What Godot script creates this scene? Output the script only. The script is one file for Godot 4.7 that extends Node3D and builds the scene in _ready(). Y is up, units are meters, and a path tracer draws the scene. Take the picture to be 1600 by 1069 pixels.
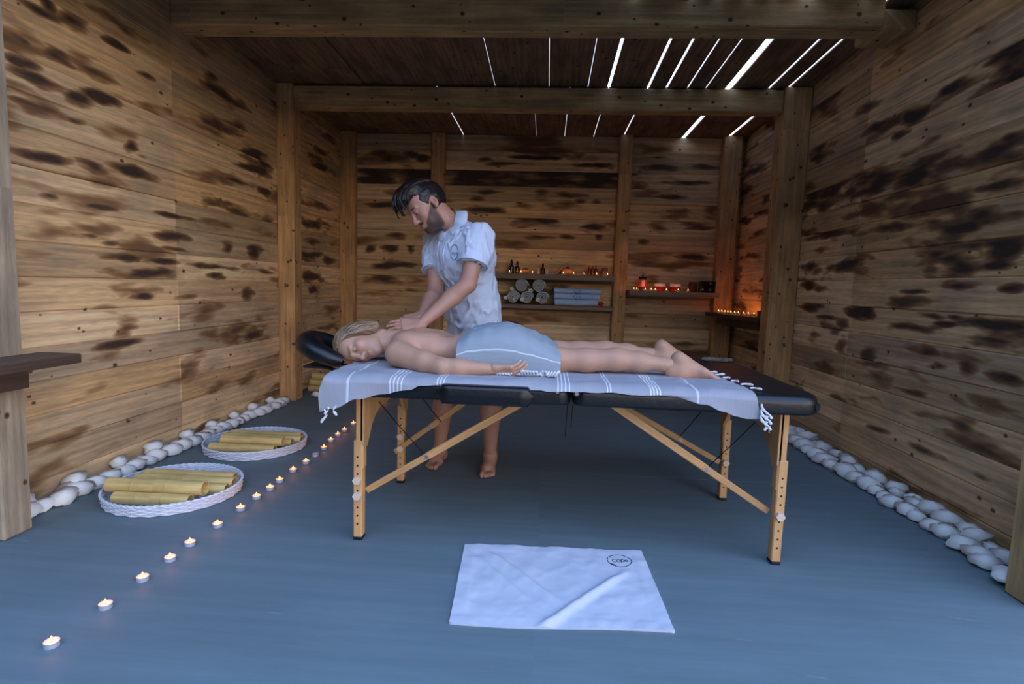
extends Node3D
# A timber massage cabin, open to the front, shaded daylight from outside, tealights inside.

const FOCAL := 870.0
const EYE := Vector3(0, 1.06, 0)
const R0 := Vector3(0.99748, 0.030798, -0.063923)
const R1 := Vector3(0.037057, -0.994382, 0.099156)
const R2 := Vector3(-0.06051, -0.101275, -0.993017)
const XL := -2.30      # inner faces of the walls
const XR := 2.00
const ZB := -6.15
const CEIL := 2.66
const TOP := 0.69      # table top

var rng := RandomNumberGenerator.new()
var names := {}
var M := {}

func ray(px: float, py: float) -> Vector3:
	return R0 * ((px - 800.0) / FOCAL) + R1 * ((py - 534.5) / FOCAL) + R2
func on_y(px: float, py: float, y := 0.0) -> Vector3:
	var d := ray(px, py)
	return EYE + d * ((y - EYE.y) / d.y)
func on_z(px: float, py: float, z: float) -> Vector3:
	var d := ray(px, py)
	return EYE + d * (z / d.z)
func on_x(px: float, py: float, x: float) -> Vector3:
	var d := ray(px, py)
	return EYE + d * (x / d.x)

# ---------------------------------------------------------------- mesh builder
class MB:
	var v := PackedVector3Array()
	var n := PackedVector3Array()
	var t := PackedVector2Array()
	var c := PackedColorArray()
	var i := PackedInt32Array()
	var col := Color(1, 1, 1)

	func vert(p: Vector3, uv := Vector2.ZERO, nn := Vector3.ZERO) -> int:
		v.append(p); n.append(nn); t.append(uv); c.append(col)
		return v.size() - 1

	func tri(a: int, b: int, d: int) -> void:
		i.append(a); i.append(b); i.append(d)

	func quad(a: int, b: int, d: int, e: int) -> void:
		i.append_array(PackedInt32Array([a, b, d, a, d, e]))

	func flat(ps: Array, out_from: Vector3, uvs := []) -> void:
		var nn: Vector3 = (ps[1] - ps[0]).cross(ps[2] - ps[0])
		if nn.length_squared() < 1e-16 and ps.size() > 3:
			nn = (ps[2] - ps[0]).cross(ps[3] - ps[0])
		nn = nn.normalized()
		var mid := Vector3.ZERO
		for p in ps:
			mid += p
		mid /= ps.size()
		var turn: bool = nn.dot(mid - out_from) < 0
		if turn:
			nn = -nn
		var base := v.size()
		for k in ps.size():
			vert(ps[k], uvs[k] if uvs.size() else Vector2.ZERO, nn)
		for k in range(1, ps.size() - 1):
			if turn:
				tri(base, base + k, base + k + 1)
			else:
				tri(base, base + k + 1, base + k)

	func box(lo: Vector3, hi: Vector3, b := 0.004, uvf = null) -> void:
		var mid := (lo + hi) / 2
		b = minf(b, minf(hi.x - lo.x, minf(hi.y - lo.y, hi.z - lo.z)) * 0.45)
		var cv := []
		for k in 8:
			var s := [k & 1, (k >> 1) & 1, (k >> 2) & 1]
			var row := []
			for a in 3:
				var p := Vector3.ZERO
				for e in 3:
					var inset: float = 0.0 if e == a else b
					p[e] = hi[e] - inset if s[e] else lo[e] + inset
				row.append(p)
			cv.append(row)
		var faces := []
		for a in 3:
			var e := (a + 1) % 3
			var g := (a + 2) % 3
			for s in 2:
				var k0: int = s << a
				faces.append([cv[k0][a], cv[k0 | (1 << e)][a], cv[k0 | (1 << e) | (1 << g)][a], cv[k0 | (1 << g)][a]])
			for s1 in 2:
				for s2 in 2:
					var k1: int = (s1 << e) | (s2 << g)
					faces.append([cv[k1][e], cv[k1 | (1 << a)][e], cv[k1 | (1 << a)][g], cv[k1][g]])
		for k in 8:
			faces.append([cv[k][0], cv[k][1], cv[k][2]])
		for fc in faces:
			var uvs := []
			for p in fc:
				uvs.append(uvf.call(p) if uvf != null else Vector2(p.x + p.z, p.y))
			flat(fc, mid, uvs)

	# a bar from a to b with rectangular section w (along side) x d
	func bar(a: Vector3, b: Vector3, side: Vector3, w: float, d: float, bev := 0.003) -> void:
		var y := (b - a).normalized()
		var x := (side - y * side.dot(y)).normalized()
		var z := x.cross(y)
		var start := v.size()
		var L := (b - a).length()
		box(Vector3(-w / 2, 0, -d / 2), Vector3(w / 2, L, d / 2), bev, func(p: Vector3): return Vector2(p.y, p.x + p.z))
		var bs := Basis(x, y, z)
		for k in range(start, v.size()):
			v[k] = a + bs * v[k]
			n[k] = bs * n[k]

	# tube along points
	func tube(ps: Array, rs: Array, sides := 8, caps := true, squash := 1.0, up := Vector3.UP) -> void:
		var first := v.size()
		var along := 0.0
		for k in ps.size():
			var d: Vector3
			if k == 0:
				d = ps[1] - ps[0]
			elif k == ps.size() - 1:
				d = ps[k] - ps[k - 1]
			else:
				d = ps[k + 1] - ps[k - 1]
			d = d.normalized()
			if k > 0:
				along += (ps[k] - ps[k - 1]).length()
			var x := up.cross(d)
			if x.length() < 0.05:
				x = Vector3.RIGHT.cross(d)
			x = x.normalized()
			var y := d.cross(x)
			var r: float = rs[k] if rs.size() > 1 else rs[0]
			for s in sides + 1:
				var a := TAU * s / sides
				var o := x * cos(a) + y * sin(a) * squash
				vert(ps[k] + o * r, Vector2(along, float(s) / sides), (x * cos(a) * squash + y * sin(a)).normalized())
		var w := sides + 1
		for k in ps.size() - 1:
			for s in sides:
				var a := first + k * w + s
				quad(a, a + 1, a + w + 1, a + w)
		if caps:
			for e in 2:
				var k: int = 0 if e == 0 else ps.size() - 1
				var d: Vector3 = (ps[0] - ps[1] if e == 0 else ps[k] - ps[k - 1]).normalized()
				var r: float = rs[k] if rs.size() > 1 else rs[0]
				var ce := vert(ps[k] + d * r * 0.25, Vector2.ZERO, d)
				var st := v.size()
				for s in sides:
					vert(v[first + k * w + s], Vector2.ZERO, (d + n[first + k * w + s] * 0.5).normalized())
				for s in sides:
					tri(ce, st + s, st + (s + 1) % sides)

	# profile: array of Vector2(radius, y)
	func lathe(prof: Array, seg := 20, at := Vector3.ZERO, smooth := true) -> void:
		var first := v.size()
		var m := prof.size()
		for s in seg + 1:
			var a := TAU * s / seg
			for k in m:
				var d: Vector2 = prof[mini(k + 1, m - 1)] - prof[maxi(k - 1, 0)]
				var nn := Vector3(d.y * cos(a), -d.x, d.y * sin(a)).normalized()
				vert(at + Vector3(prof[k].x * cos(a), prof[k].y, prof[k].x * sin(a)), Vector2(float(s) / seg, float(k) / m), nn)
		for s in seg:
			for k in m - 1:
				var a := first + s * m + k
				quad(a, a + 1, a + m + 1, a + m)

	# grid of points (rows x cols), smooth normals
	func sheet(pts: Array, uvs: Array) -> void:
		var rows := pts.size()
		var cols: int = pts[0].size()
		var first := v.size()
		for r in rows:
			for q in cols:
				var du: Vector3 = pts[r][mini(q + 1, cols - 1)] - pts[r][maxi(q - 1, 0)]
				var dv: Vector3 = pts[mini(r + 1, rows - 1)][q] - pts[maxi(r - 1, 0)][q]
				vert(pts[r][q], uvs[r][q], dv.cross(du).normalized())
		for r in rows - 1:
			for q in cols - 1:
				var a := first + r * cols + q
				quad(a, a + 1, a + cols + 1, a + cols)

	# plan outline (Vector2 x,z loop) lofted through [inset, y] rings, capped
	func loft(outline: PackedVector2Array, prof: Array) -> void:
		var m := outline.size()
		var nor := []
		for k in m:
			var d := (outline[(k + 1) % m] - outline[(k + m - 1) % m]).normalized()
			nor.append(Vector2(d.y, -d.x))
		var area := 0.0
		for k in m:
			area += outline[k].cross(outline[(k + 1) % m])
		var sg := 1.0 if area > 0 else -1.0
		var first := v.size()
		for r in prof.size():
			var pd: Vector2 = prof[mini(r + 1, prof.size() - 1)] - prof[maxi(r - 1, 0)]
			for k in m:
				var o: Vector2 = outline[k] - nor[k] * sg * prof[r].x
				var nn := Vector3(nor[k].x * sg * pd.y, pd.x, nor[k].y * sg * pd.y).normalized()
				vert(Vector3(o.x, prof[r].y, o.y), Vector2(o.x, o.y), nn)
		for r in prof.size() - 1:
			for k in m:
				var a := first + r * m + k
				var b := first + r * m + (k + 1) % m
				quad(a, b, b + m, a + m)
		for e in 2:
			var r: int = 0 if e == 0 else prof.size() - 1
			var poly := PackedVector2Array()
			for k in m:
				poly.append(outline[k] - nor[k] * sg * prof[r].x)
			var tr := Geometry2D.triangulate_polygon(poly)
			var st := v.size()
			for p in poly:
				vert(Vector3(p.x, prof[r].y, p.y), p, Vector3.DOWN if e == 0 else Vector3.UP)
			for k in tr:
				i.append(st + k)

	# polygon in a plane, extruded: origin + ax*x + ay*y, thickness along az
	func plate(poly: PackedVector2Array, o: Vector3, ax: Vector3, ay: Vector3, az: Vector3, th: float) -> void:
		var tr := Geometry2D.triangulate_polygon(poly)
		for e in 2:
			var st := v.size()
			for p in poly:
				vert(o + ax * p.x + ay * p.y + az * (th * (e - 0.5)), Vector2(p.y, p.x), az * (e * 2.0 - 1.0))
			for k in tr:
				i.append(st + k)
		var area := 0.0
		for k in poly.size():
			area += poly[k].cross(poly[(k + 1) % poly.size()])
		for k in poly.size():
			var p := poly[k]
			var q := poly[(k + 1) % poly.size()]
			var d := (q - p).normalized() * signf(area)
			var nn := (ax * d.y - ay * d.x).normalized()
			var st := v.size()
			for w in [[p, -0.5], [q, -0.5], [q, 0.5], [p, 0.5]]:
				vert(o + ax * w[0].x + ay * w[0].y + az * (th * w[1]), Vector2(w[0].y, w[0].x), nn)
			quad(st, st + 1, st + 2, st + 3)

	func done() -> ArrayMesh:
		# wind every triangle clockwise as seen from the side its normals point to
		for k in range(0, i.size(), 3):
			var a := i[k]
			var b := i[k + 1]
			var d := i[k + 2]
			var nn := n[a] + n[b] + n[d]
			if (v[b] - v[a]).cross(v[d] - v[a]).dot(nn) > 0:
				i[k + 1] = d
				i[k + 2] = b
		var arr := []
		arr.resize(Mesh.ARRAY_MAX)
		arr[Mesh.ARRAY_VERTEX] = v
		arr[Mesh.ARRAY_NORMAL] = n
		arr[Mesh.ARRAY_TEX_UV] = t
		arr[Mesh.ARRAY_COLOR] = c
		arr[Mesh.ARRAY_INDEX] = i
		var m := ArrayMesh.new()
		m.add_surface_from_arrays(Mesh.PRIMITIVE_TRIANGLES, arr)
		return m

# ---------------------------------------------------------------- distance field with surface nets
class Fld:
	var lo: Vector3
	var h: float
	var nx: int
	var ny: int
	var nz: int
	var f := PackedFloat32Array()

	func _init(a: Vector3, b: Vector3, cell: float) -> void:
		lo = a
		h = cell
		nx = int(ceil((b.x - a.x) / h)) + 1
		ny = int(ceil((b.y - a.y) / h)) + 1
		nz = int(ceil((b.z - a.z) / h)) + 1
		f.resize(nx * ny * nz)
		f.fill(1.0)

	func span(a: Vector3, b: Vector3) -> Array:
		var p := (a - lo) / h
		var q := (b - lo) / h
		return [maxi(0, int(floor(p.x))), mini(nx - 1, int(ceil(q.x))), maxi(0, int(floor(p.y))), mini(ny - 1, int(ceil(q.y))), maxi(0, int(floor(p.z))), mini(nz - 1, int(ceil(q.z)))]

	func cap(a: Vector3, b: Vector3, ra: float, rb: float, k := 0.02, flat_end := false) -> void:
		var e := Vector3.ONE * (maxf(ra, rb) + k + 2 * h)
		var s := span(a.min(b) - e, a.max(b) + e)
		var ab := b - a
		var l2 := maxf(ab.length_squared(), 1e-9)
		var L := sqrt(l2)
		for z in range(s[4], s[5] + 1):
			for y in range(s[2], s[3] + 1):
				var o := (z * ny + y) * nx
				for x in range(s[0], s[1] + 1):
					var p := lo + Vector3(x, y, z) * h - a
					var u := p.dot(ab) / l2
					var tt := clampf(u, 0.0, 1.0)
					var d := (p - ab * tt).length() - lerpf(ra, rb, tt)
					if flat_end and u > 1.0:
						d = maxf((p - ab * u).length() - rb, (u - 1.0) * L)
					var g := f[o + x]
					var w := maxf(k - absf(g - d), 0.0) / k
					f[o + x] = minf(g, d) - w * w * k * 0.25

	func ell(c: Vector3, r: Vector3, k := 0.02, bs := Basis.IDENTITY, minus := false) -> void:
		var m := maxf(r.x, maxf(r.y, r.z))
		var e := Vector3.ONE * (m + k + 2 * h)
		if bs == Basis.IDENTITY:
			e = r + Vector3.ONE * (k + 2 * h)
		var s := span(c - e, c + e)
		var ti := bs.transposed()
		var i1 := Vector3(1 / r.x, 1 / r.y, 1 / r.z)
		for z in range(s[4], s[5] + 1):
			for y in range(s[2], s[3] + 1):
				var o := (z * ny + y) * nx
				for x in range(s[0], s[1] + 1):
					var p := ti * (lo + Vector3(x, y, z) * h - c) * i1
					var k0 := p.length()
					var d := k0 * (k0 - 1.0) / maxf((p * i1).length(), 1e-6)
					var g := f[o + x]
					if minus:
						var w := maxf(k - absf(g + d), 0.0) / k
						f[o + x] = maxf(g, -d) + w * w * k * 0.25
					else:
						var w := maxf(k - absf(g - d), 0.0) / k
						f[o + x] = minf(g, d) - w * w * k * 0.25

	func floor_at(y0: float) -> void:
		for z in nz:
			for y in ny:
				var d := y0 - (lo.y + y * h)
				var o := (z * ny + y) * nx
				for x in nx:
					f[o + x] = maxf(f[o + x], d)

	func at(p: Vector3) -> float:
		var q := (p - lo) / h
		var x := clampi(int(q.x), 0, nx - 2)
		var y := clampi(int(q.y), 0, ny - 2)
		var z := clampi(int(q.z), 0, nz - 2)
		var r := q - Vector3(x, y, z)
		var o := (z * ny + y) * nx + x
		var oz := nx * ny
		var a := lerpf(lerpf(f[o], f[o + 1], r.x), lerpf(f[o + nx], f[o + nx + 1], r.x), r.y)
		var b := lerpf(lerpf(f[o + oz], f[o + oz + 1], r.x), lerpf(f[o + oz + nx], f[o + oz + nx + 1], r.x), r.y)
		return lerpf(a, b, r.z)

	func grad(p: Vector3) -> Vector3:
		return Vector3(at(p + Vector3(h, 0, 0)) - at(p - Vector3(h, 0, 0)), at(p + Vector3(0, h, 0)) - at(p - Vector3(0, h, 0)), at(p + Vector3(0, 0, h)) - at(p - Vector3(0, 0, h))).normalized()

	# first surface point going from p along d
	func hit(p: Vector3, d: Vector3, most := 1.0) -> Vector3:
		var s := 0.0
		while s < most:
			var q := p + d * s
			var e := at(q)
			if e < 0.001:
				return q
			s += clampf(e * 0.6, 0.001, 0.02)
		return p

	func mesh(mb: MB, xf: Transform3D, paint: Callable, bump = null) -> void:
		var idx := PackedInt32Array()
		idx.resize(f.size())
		idx.fill(-1)
		var oz := nx * ny
		var offs := [0, 1, nx, nx + 1, oz, oz + 1, oz + nx, oz + nx + 1]
		var cor := [Vector3(0, 0, 0), Vector3(1, 0, 0), Vector3(0, 1, 0), Vector3(1, 1, 0), Vector3(0, 0, 1), Vector3(1, 0, 1), Vector3(0, 1, 1), Vector3(1, 1, 1)]
		var ed := [[0, 1], [2, 3], [4, 5], [6, 7], [0, 2], [1, 3], [4, 6], [5, 7], [0, 4], [1, 5], [2, 6], [3, 7]]
		var far := 3.0 * h
		var q := PackedFloat32Array()
		q.resize(8)
		for z in nz - 1:
			for y in ny - 1:
				var o := (z * ny + y) * nx
				for x in nx - 1:
					if absf(f[o + x]) > far:
						continue
					var inside := 0
					for k in 8:
						q[k] = f[o + x + offs[k]]
						if q[k] < 0:
							inside += 1
					if inside == 0 or inside == 8:
						continue
					var p := Vector3.ZERO
					var cnt := 0
					for e in ed:
						var a: float = q[e[0]]
						var b: float = q[e[1]]
						if (a < 0) != (b < 0):
							p += cor[e[0]].lerp(cor[e[1]], a / (a - b))
							cnt += 1
					p = lo + (Vector3(x, y, z) + p / cnt) * h
					var g := Vector3(q[1] + q[3] + q[5] + q[7] - q[0] - q[2] - q[4] - q[6], q[2] + q[3] + q[6] + q[7] - q[0] - q[1] - q[4] - q[5], q[4] + q[5] + q[6] + q[7] - q[0] - q[1] - q[2] - q[3]).normalized()
					mb.col = paint.call(p, g)
					if bump != null:
						var e := 0.005
						var b0: float = bump.call(p)
						var db := Vector3(float(bump.call(p + Vector3(e, 0, 0))) - b0, float(bump.call(p + Vector3(0, e, 0))) - b0, float(bump.call(p + Vector3(0, 0, e))) - b0) / e
						p += g * b0
						g = (g - (db - g * db.dot(g))).normalized()
					idx[o + x] = mb.vert(xf * p, Vector2(p.x, p.y), (xf.basis * g).normalized())
		for z in range(1, nz - 1):
			for y in range(1, ny - 1):
				var o := (z * ny + y) * nx
				for x in range(1, nx - 1):
					var a := o + x
					var s := f[a] < 0
					if s != (f[a + 1] < 0):
						_q(mb, idx, a, a - nx, a - nx - oz, a - oz)
					if s != (f[a + nx] < 0):
						_q(mb, idx, a, a - 1, a - 1 - oz, a - oz)
					if s != (f[a + oz] < 0):
						_q(mb, idx, a, a - 1, a - 1 - nx, a - nx)
		mb.col = Color(1, 1, 1)

	func _q(mb: MB, idx: PackedInt32Array, a: int, b: int, c: int, d: int) -> void:
		if idx[a] >= 0 and idx[b] >= 0 and idx[c] >= 0 and idx[d] >= 0:
			mb.quad(idx[a], idx[b], idx[c], idx[d])

# ---------------------------------------------------------------- nodes
func numbered(called: String) -> String:
	var k: int = names.get(called, 0)
	names[called] = k + 1
	return called if k == 0 else "%s_%03d" % [called, k]

func tag(o: Node3D, label: String, category: String, group := "", kind := "") -> Node3D:
	if label: o.set_meta("label", label)
	if category: o.set_meta("category", category)
	if group: o.set_meta("group", group)
	if kind: o.set_meta("kind", kind)
	return o

func thing(called: String, label: String, category: String, at := Vector3.ZERO, group := "") -> Node3D:
	var o := Node3D.new()
	o.name = numbered(called)
	add_child(o)
	o.position = at
	tag(o, label, category, group)
	return o

func part(called: String, mesh: Mesh, m: Material, parent: Node3D, at := Vector3.ZERO) -> MeshInstance3D:
	var o := MeshInstance3D.new()
	o.mesh = mesh
	o.material_override = m
	o.name = called
	parent.add_child(o, true)
	o.position = at
	return o

func single(called: String, mesh: Mesh, m: Material, label: String, category: String, at := Vector3.ZERO, group := "") -> MeshInstance3D:
	var o := MeshInstance3D.new()
	o.mesh = mesh
	o.material_override = m
	o.name = numbered(called)
	add_child(o)
	o.position = at
	tag(o, label, category, group)
	return o

func struct(called: String) -> Node3D:
	var o := Node3D.new()
	o.name = called
	add_child(o)
	o.set_meta("kind", "structure")
	return o

func mat(c: Color, rough := 0.6, metal := 0.0, spec := 0.5) -> StandardMaterial3D:
	var m := StandardMaterial3D.new()
	m.albedo_color = c
	m.roughness = rough
	m.metallic = metal
	m.metallic_specular = spec
	return m

func tex(im: Image) -> ImageTexture:
	return ImageTexture.create_from_image(im)

func noise(freq: float, oct := 3, sd := 1) -> FastNoiseLite:
	var n := FastNoiseLite.new()
	n.noise_type = FastNoiseLite.TYPE_SIMPLEX_SMOOTH
	n.frequency = freq
	n.fractal_octaves = oct
	n.seed = sd
	return n

func noise_bytes(w: int, h: int, sx: int, sy: int, freq: float, oct: int, sd: int) -> PackedByteArray:
	# noise drawn small and stretched by sx, sy: streaks along x
	var im := noise(freq, oct, sd).get_image(maxi(w / sx, 4), maxi(h / sy, 4), false, false, true)
	im.convert(Image.FORMAT_L8)
	im.resize(w, h, Image.INTERPOLATE_CUBIC)
	return im.get_data()

# ---------------------------------------------------------------- timber pictures
# blobs: scorch marks copied from the photograph, [metres along, metres up, half length, half height, strength]
func wall_image(W: int, H: int, wm: float, hm: float, rows: Array, joints: Array, blobs: Array, sd: int, scorch: float, tones: Array) -> Image:
	var r := RandomNumberGenerator.new()
	r.seed = sd
	var grain := noise_bytes(W, H, 24, 1, 0.09, 3, sd)
	var fine := noise_bytes(W, H, 10, 1, 0.35, 2, sd + 1)
	var mott := noise_bytes(W, H, 6, 3, 0.03, 3, sd + 2)
	var edge := noise_bytes(W, H, 8, 2, 0.07, 4, sd + 3)
	var wild := noise_bytes(W, H, 8, 2, 0.028, 4, sd + 4)
	var burn := PackedByteArray()
	burn.resize(W * H)
	var row_of := PackedInt32Array()
	row_of.resize(H)
	for y in H:
		var ym := hm * (1.0 - (y + 0.5) / H)
		var k := 0
		while k < rows.size() - 1 and rows[k + 1] < ym:
			k += 1
		row_of[y] = k
	var sx := W / wm
	var sy := H / hm
	for b in blobs:
		var cx: float = b[0] * sx
		var cy: float = (hm - b[1]) * sy
		var rx: float = maxf(b[2] * sx, 2.0)
		var ry: float = maxf(b[3] * sy, 2.0)
		var home := row_of[clampi(int(cy), 0, H - 1)]
		for y in range(maxi(0, int(cy - ry * 1.9)), mini(H, int(cy + ry * 1.9))):
			if row_of[y] != home:
				continue
			for x in range(maxi(0, int(cx - rx * 1.9)), mini(W, int(cx + rx * 1.9))):
				var dx := (x - cx) / rx
				var dy := (y - cy) / ry
				var d := sqrt(dx * dx + dy * dy) + (edge[y * W + x] / 255.0 - 0.5) * 1.9
				var v := clampf((1.3 - d) / 1.15, 0.0, 1.0) * float(b[4])
				var at := y * W + x
				burn[at] = maxi(burn[at], int(v * 255.0))
	for k in int(wm * hm * 9.0):   # knots
		var cx := r.randf() * W
		var cy := r.randf() * H
		var rr := r.randf_range(0.006, 0.013) * sx
		for y in range(maxi(0, int(cy - rr)), mini(H, int(cy + rr))):
			for x in range(maxi(0, int(cx - rr * 1.5)), mini(W, int(cx + rr * 1.5))):
				var d := Vector2((x - cx) / (rr * 1.4), (y - cy) / rr).length()
				if d < 1.0:
					var at := y * W + x
					burn[at] = maxi(burn[at], int((1.0 - d * d) * 200.0))
	var out := PackedByteArray()
	out.resize(W * H * 3)
	var base := []
	for k in rows.size():
		var line := []
		for j in joints.size() + 1:
			var c: Color = tones[r.randi() % tones.size()]
			var w := r.randf_range(0.86, 1.12)
			line.append([c.r * w, c.g * w, c.b * w, r.randf_range(-0.10, 0.13)])
		base.append(line)
	for y in H:
		for x in W:
			var at := y * W + x
			var um := x / sx
			var j := 0
			while j < joints.size() and um > joints[j]:
				j += 1
			var bc: Array = base[row_of[y]][j]
			var g := 0.78 + 0.30 * grain[at] / 255.0 + 0.14 * fine[at] / 255.0
			var w := clampf((mott[at] / 255.0 - 0.52) * 2.2, 0.0, 1.0) * 0.45
			var cr: float = lerpf(bc[0] * g, 0.54 * g, w)
			var cg: float = lerpf(bc[1] * g, 0.475 * g, w)
			var cb: float = lerpf(bc[2] * g, 0.40 * g, w)
			var s := maxf(burn[at] / 255.0, clampf((wild[at] / 255.0 - 0.70 + bc[3]) * 4.0, 0.0, 0.9) * scorch)
			var halo := clampf(s * 3.0, 0.0, 1.0) * 0.7
			cr = lerpf(cr, 0.47, halo)
			cg = lerpf(cg, 0.315, halo)
			cb = lerpf(cb, 0.175, halo)
			var dark := clampf(s * 1.7 - 0.55, 0.0, 1.0) * (0.75 + 0.25 * fine[at] / 255.0)
			cr = lerpf(cr, 0.215, dark)
			cg = lerpf(cg, 0.16, dark)
			cb = lerpf(cb, 0.13, dark)
			out[at * 3] = clampi(int(cr * 255.0), 0, 255)
			out[at * 3 + 1] = clampi(int(cg * 255.0), 0, 255)
			out[at * 3 + 2] = clampi(int(cb * 255.0), 0, 255)
	return Image.create_from_data(W, H, false, Image.FORMAT_RGB8, out)

# grain along x, tinted, with knots
func timber_image(W: int, H: int, c: Color, sd: int, knots: int, contrast := 0.3) -> Image:
	var r := RandomNumberGenerator.new()
	r.seed = sd
	var grain := noise_bytes(W, H, 20, 1, 0.06, 3, sd)
	var fine := noise_bytes(W, H, 8, 1, 0.3, 2, sd + 9)
	var mott := noise_bytes(W, H, 4, 2, 0.02, 3, sd + 5)
	var dk := PackedByteArray()
	dk.resize(W * H)
	for k in knots:
		var cx := r.randf() * W
		var cy := r.randf() * H
		var rr := r.randf_range(3.0, 7.0)
		for y in range(maxi(0, int(cy - rr)), mini(H, int(cy + rr))):
			for x in range(maxi(0, int(cx - rr * 1.3)), mini(W, int(cx + rr * 1.3))):
				var d := Vector2((x - cx) / (rr * 1.2), (y - cy) / rr).length()
				if d < 1.0:
					dk[y * W + x] = int((1.0 - d * d) * 220.0)
	var out := PackedByteArray()
	out.resize(W * H * 3)
	for at in W * H:
		var g := 1.0 - contrast * 0.6 + contrast * (0.7 * grain[at] + 0.3 * fine[at]) / 255.0 + (mott[at] / 255.0 - 0.5) * contrast * 0.6
		var k := dk[at] / 255.0
		out[at * 3] = clampi(int(lerpf(c.r * g, 0.16, k) * 255.0), 0, 255)
		out[at * 3 + 1] = clampi(int(lerpf(c.g * g, 0.10, k) * 255.0), 0, 255)
		out[at * 3 + 2] = clampi(int(lerpf(c.b * g, 0.06, k) * 255.0), 0, 255)
	return Image.create_from_data(W, H, false, Image.FORMAT_RGB8, out)

func textured(im: Image, rough: float, su := 1.0, sv := 1.0) -> StandardMaterial3D:
	var m := mat(Color(1, 1, 1), rough)
	m.albedo_texture = tex(im)
	m.uv1_scale = Vector3(su, sv, 1)
	return m

func materials() -> void:
	M.post = textured(timber_image(1024, 256, Color(0.78, 0.60, 0.39), 11, 46, 0.34), 0.75)
	M.beam = textured(timber_image(1024, 256, Color(0.72, 0.585, 0.39), 12, 40, 0.4), 0.8)
	M.weathered = textured(timber_image(1024, 256, Color(0.63, 0.56, 0.46), 19, 30, 0.35), 0.85)
	M.roof = textured(timber_image(1024, 256, Color(0.50, 0.40, 0.30), 13, 26, 0.5), 0.85)
	M.shelf = textured(timber_image(512, 256, Color(0.56, 0.455, 0.36), 14, 8, 0.4), 0.7)
	M.dark_shelf = textured(timber_image(512, 256, Color(0.32, 0.245, 0.19), 15, 4, 0.5), 0.6)
	M.beech = textured(timber_image(512, 256, Color(0.82, 0.62, 0.40), 16, 0, 0.22), 0.4)
	M.beech_old = textured(timber_image(512, 256, Color(0.50, 0.29, 0.15), 17, 3, 0.3), 0.4)
	M.bamboo = textured(timber_image(512, 128, Color(0.85, 0.735, 0.47), 18, 0, 0.22), 0.35, 1.0, 1.0)
	M.bamboo_cut = mat(Color(0.60, 0.43, 0.24), 0.7)
	M.vinyl = mat(Color(0.05, 0.06, 0.07), 0.38)
	var vn := noise(0.05, 2, 3)
	var nt := NoiseTexture2D.new()
	nt.width = 256; nt.height = 256; nt.seamless = true; nt.noise = vn; nt.as_normal_map = true; nt.bump_strength = 1.5
	M.vinyl.normal_enabled = true
	M.vinyl.normal_texture = nt
	M.vinyl.normal_scale = 0.25
	M.vinyl.uv1_triplanar = true
	M.vinyl.uv1_scale = Vector3.ONE * 3.0
	M.black = mat(Color(0.035, 0.035, 0.04), 0.5)
	M.cord = mat(Color(0.04, 0.04, 0.045), 0.7)
	M.metal = mat(Color(0.75, 0.75, 0.76), 0.3, 1.0)
	M.knob = mat(Color(0.86, 0.76, 0.66), 0.5)
	M.stone = mat(Color(0.97, 0.97, 0.96), 0.55)
	var sn := NoiseTexture2D.new()
	sn.width = 256; sn.height = 256; sn.seamless = true; sn.noise = noise(0.02, 4, 8)
	var gr := Gradient.new()
	gr.set_color(0, Color(0.90, 0.90, 0.88)); gr.set_color(1, Color(0.99, 0.99, 0.98))
	sn.color_ramp = gr
	M.stone.albedo_texture = sn
	M.stone.uv1_triplanar = true
	M.stone.uv1_scale = Vector3.ONE * 6.0
	M.wicker = mat(Color(0.84, 0.86, 0.90), 0.6)
	M.wax = mat(Color(0.93, 0.88, 0.84), 0.45)
	M.wax.backlight_enabled = true
	M.wax.backlight = Color(0.4, 0.3, 0.25)
	M.wick = mat(Color(0.05, 0.04, 0.03), 0.9)
	M.tin = mat(Color(0.74, 0.76, 0.80), 0.4, 0.35)
	M.flame = mat(Color(1, 0.7, 0.35), 0.9)
	M.flame.emission_enabled = true
	M.flame.emission = Color(1.0, 0.62, 0.30)
	M.flame.emission_energy_multiplier = 3.0
	M.white = mat(Color(0.85, 0.86, 0.88), 0.7)
	M.towel = cloth(Color(0.80, 0.82, 0.88))
	M.grey_towel = cloth(Color(0.74, 0.75, 0.75))
	M.shirt = cloth(Color(0.80, 0.85, 0.93))
	M.skin = mat(Color(1, 1, 1), 0.5)
	M.skin.vertex_color_use_as_albedo = true
	M.tint = mat(Color(1, 1, 1), 0.6)
	M.tint.vertex_color_use_as_albedo = true
	M.hair = mat(Color(1, 1, 1), 0.45)
	M.hair.vertex_color_use_as_albedo = true

func cloth(c: Color) -> StandardMaterial3D:
	var m := mat(c, 0.95, 0.0, 0.2)
	var nt := NoiseTexture2D.new()
	nt.width = 256; nt.height = 256; nt.seamless = true; nt.noise = noise(0.2, 2, 5); nt.as_normal_map = true; nt.bump_strength = 3.0
	m.normal_enabled = true
	m.normal_texture = nt
	m.normal_scale = 0.4
	m.uv1_triplanar = true
	m.uv1_scale = Vector3.ONE * 6.0
	return m

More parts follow.
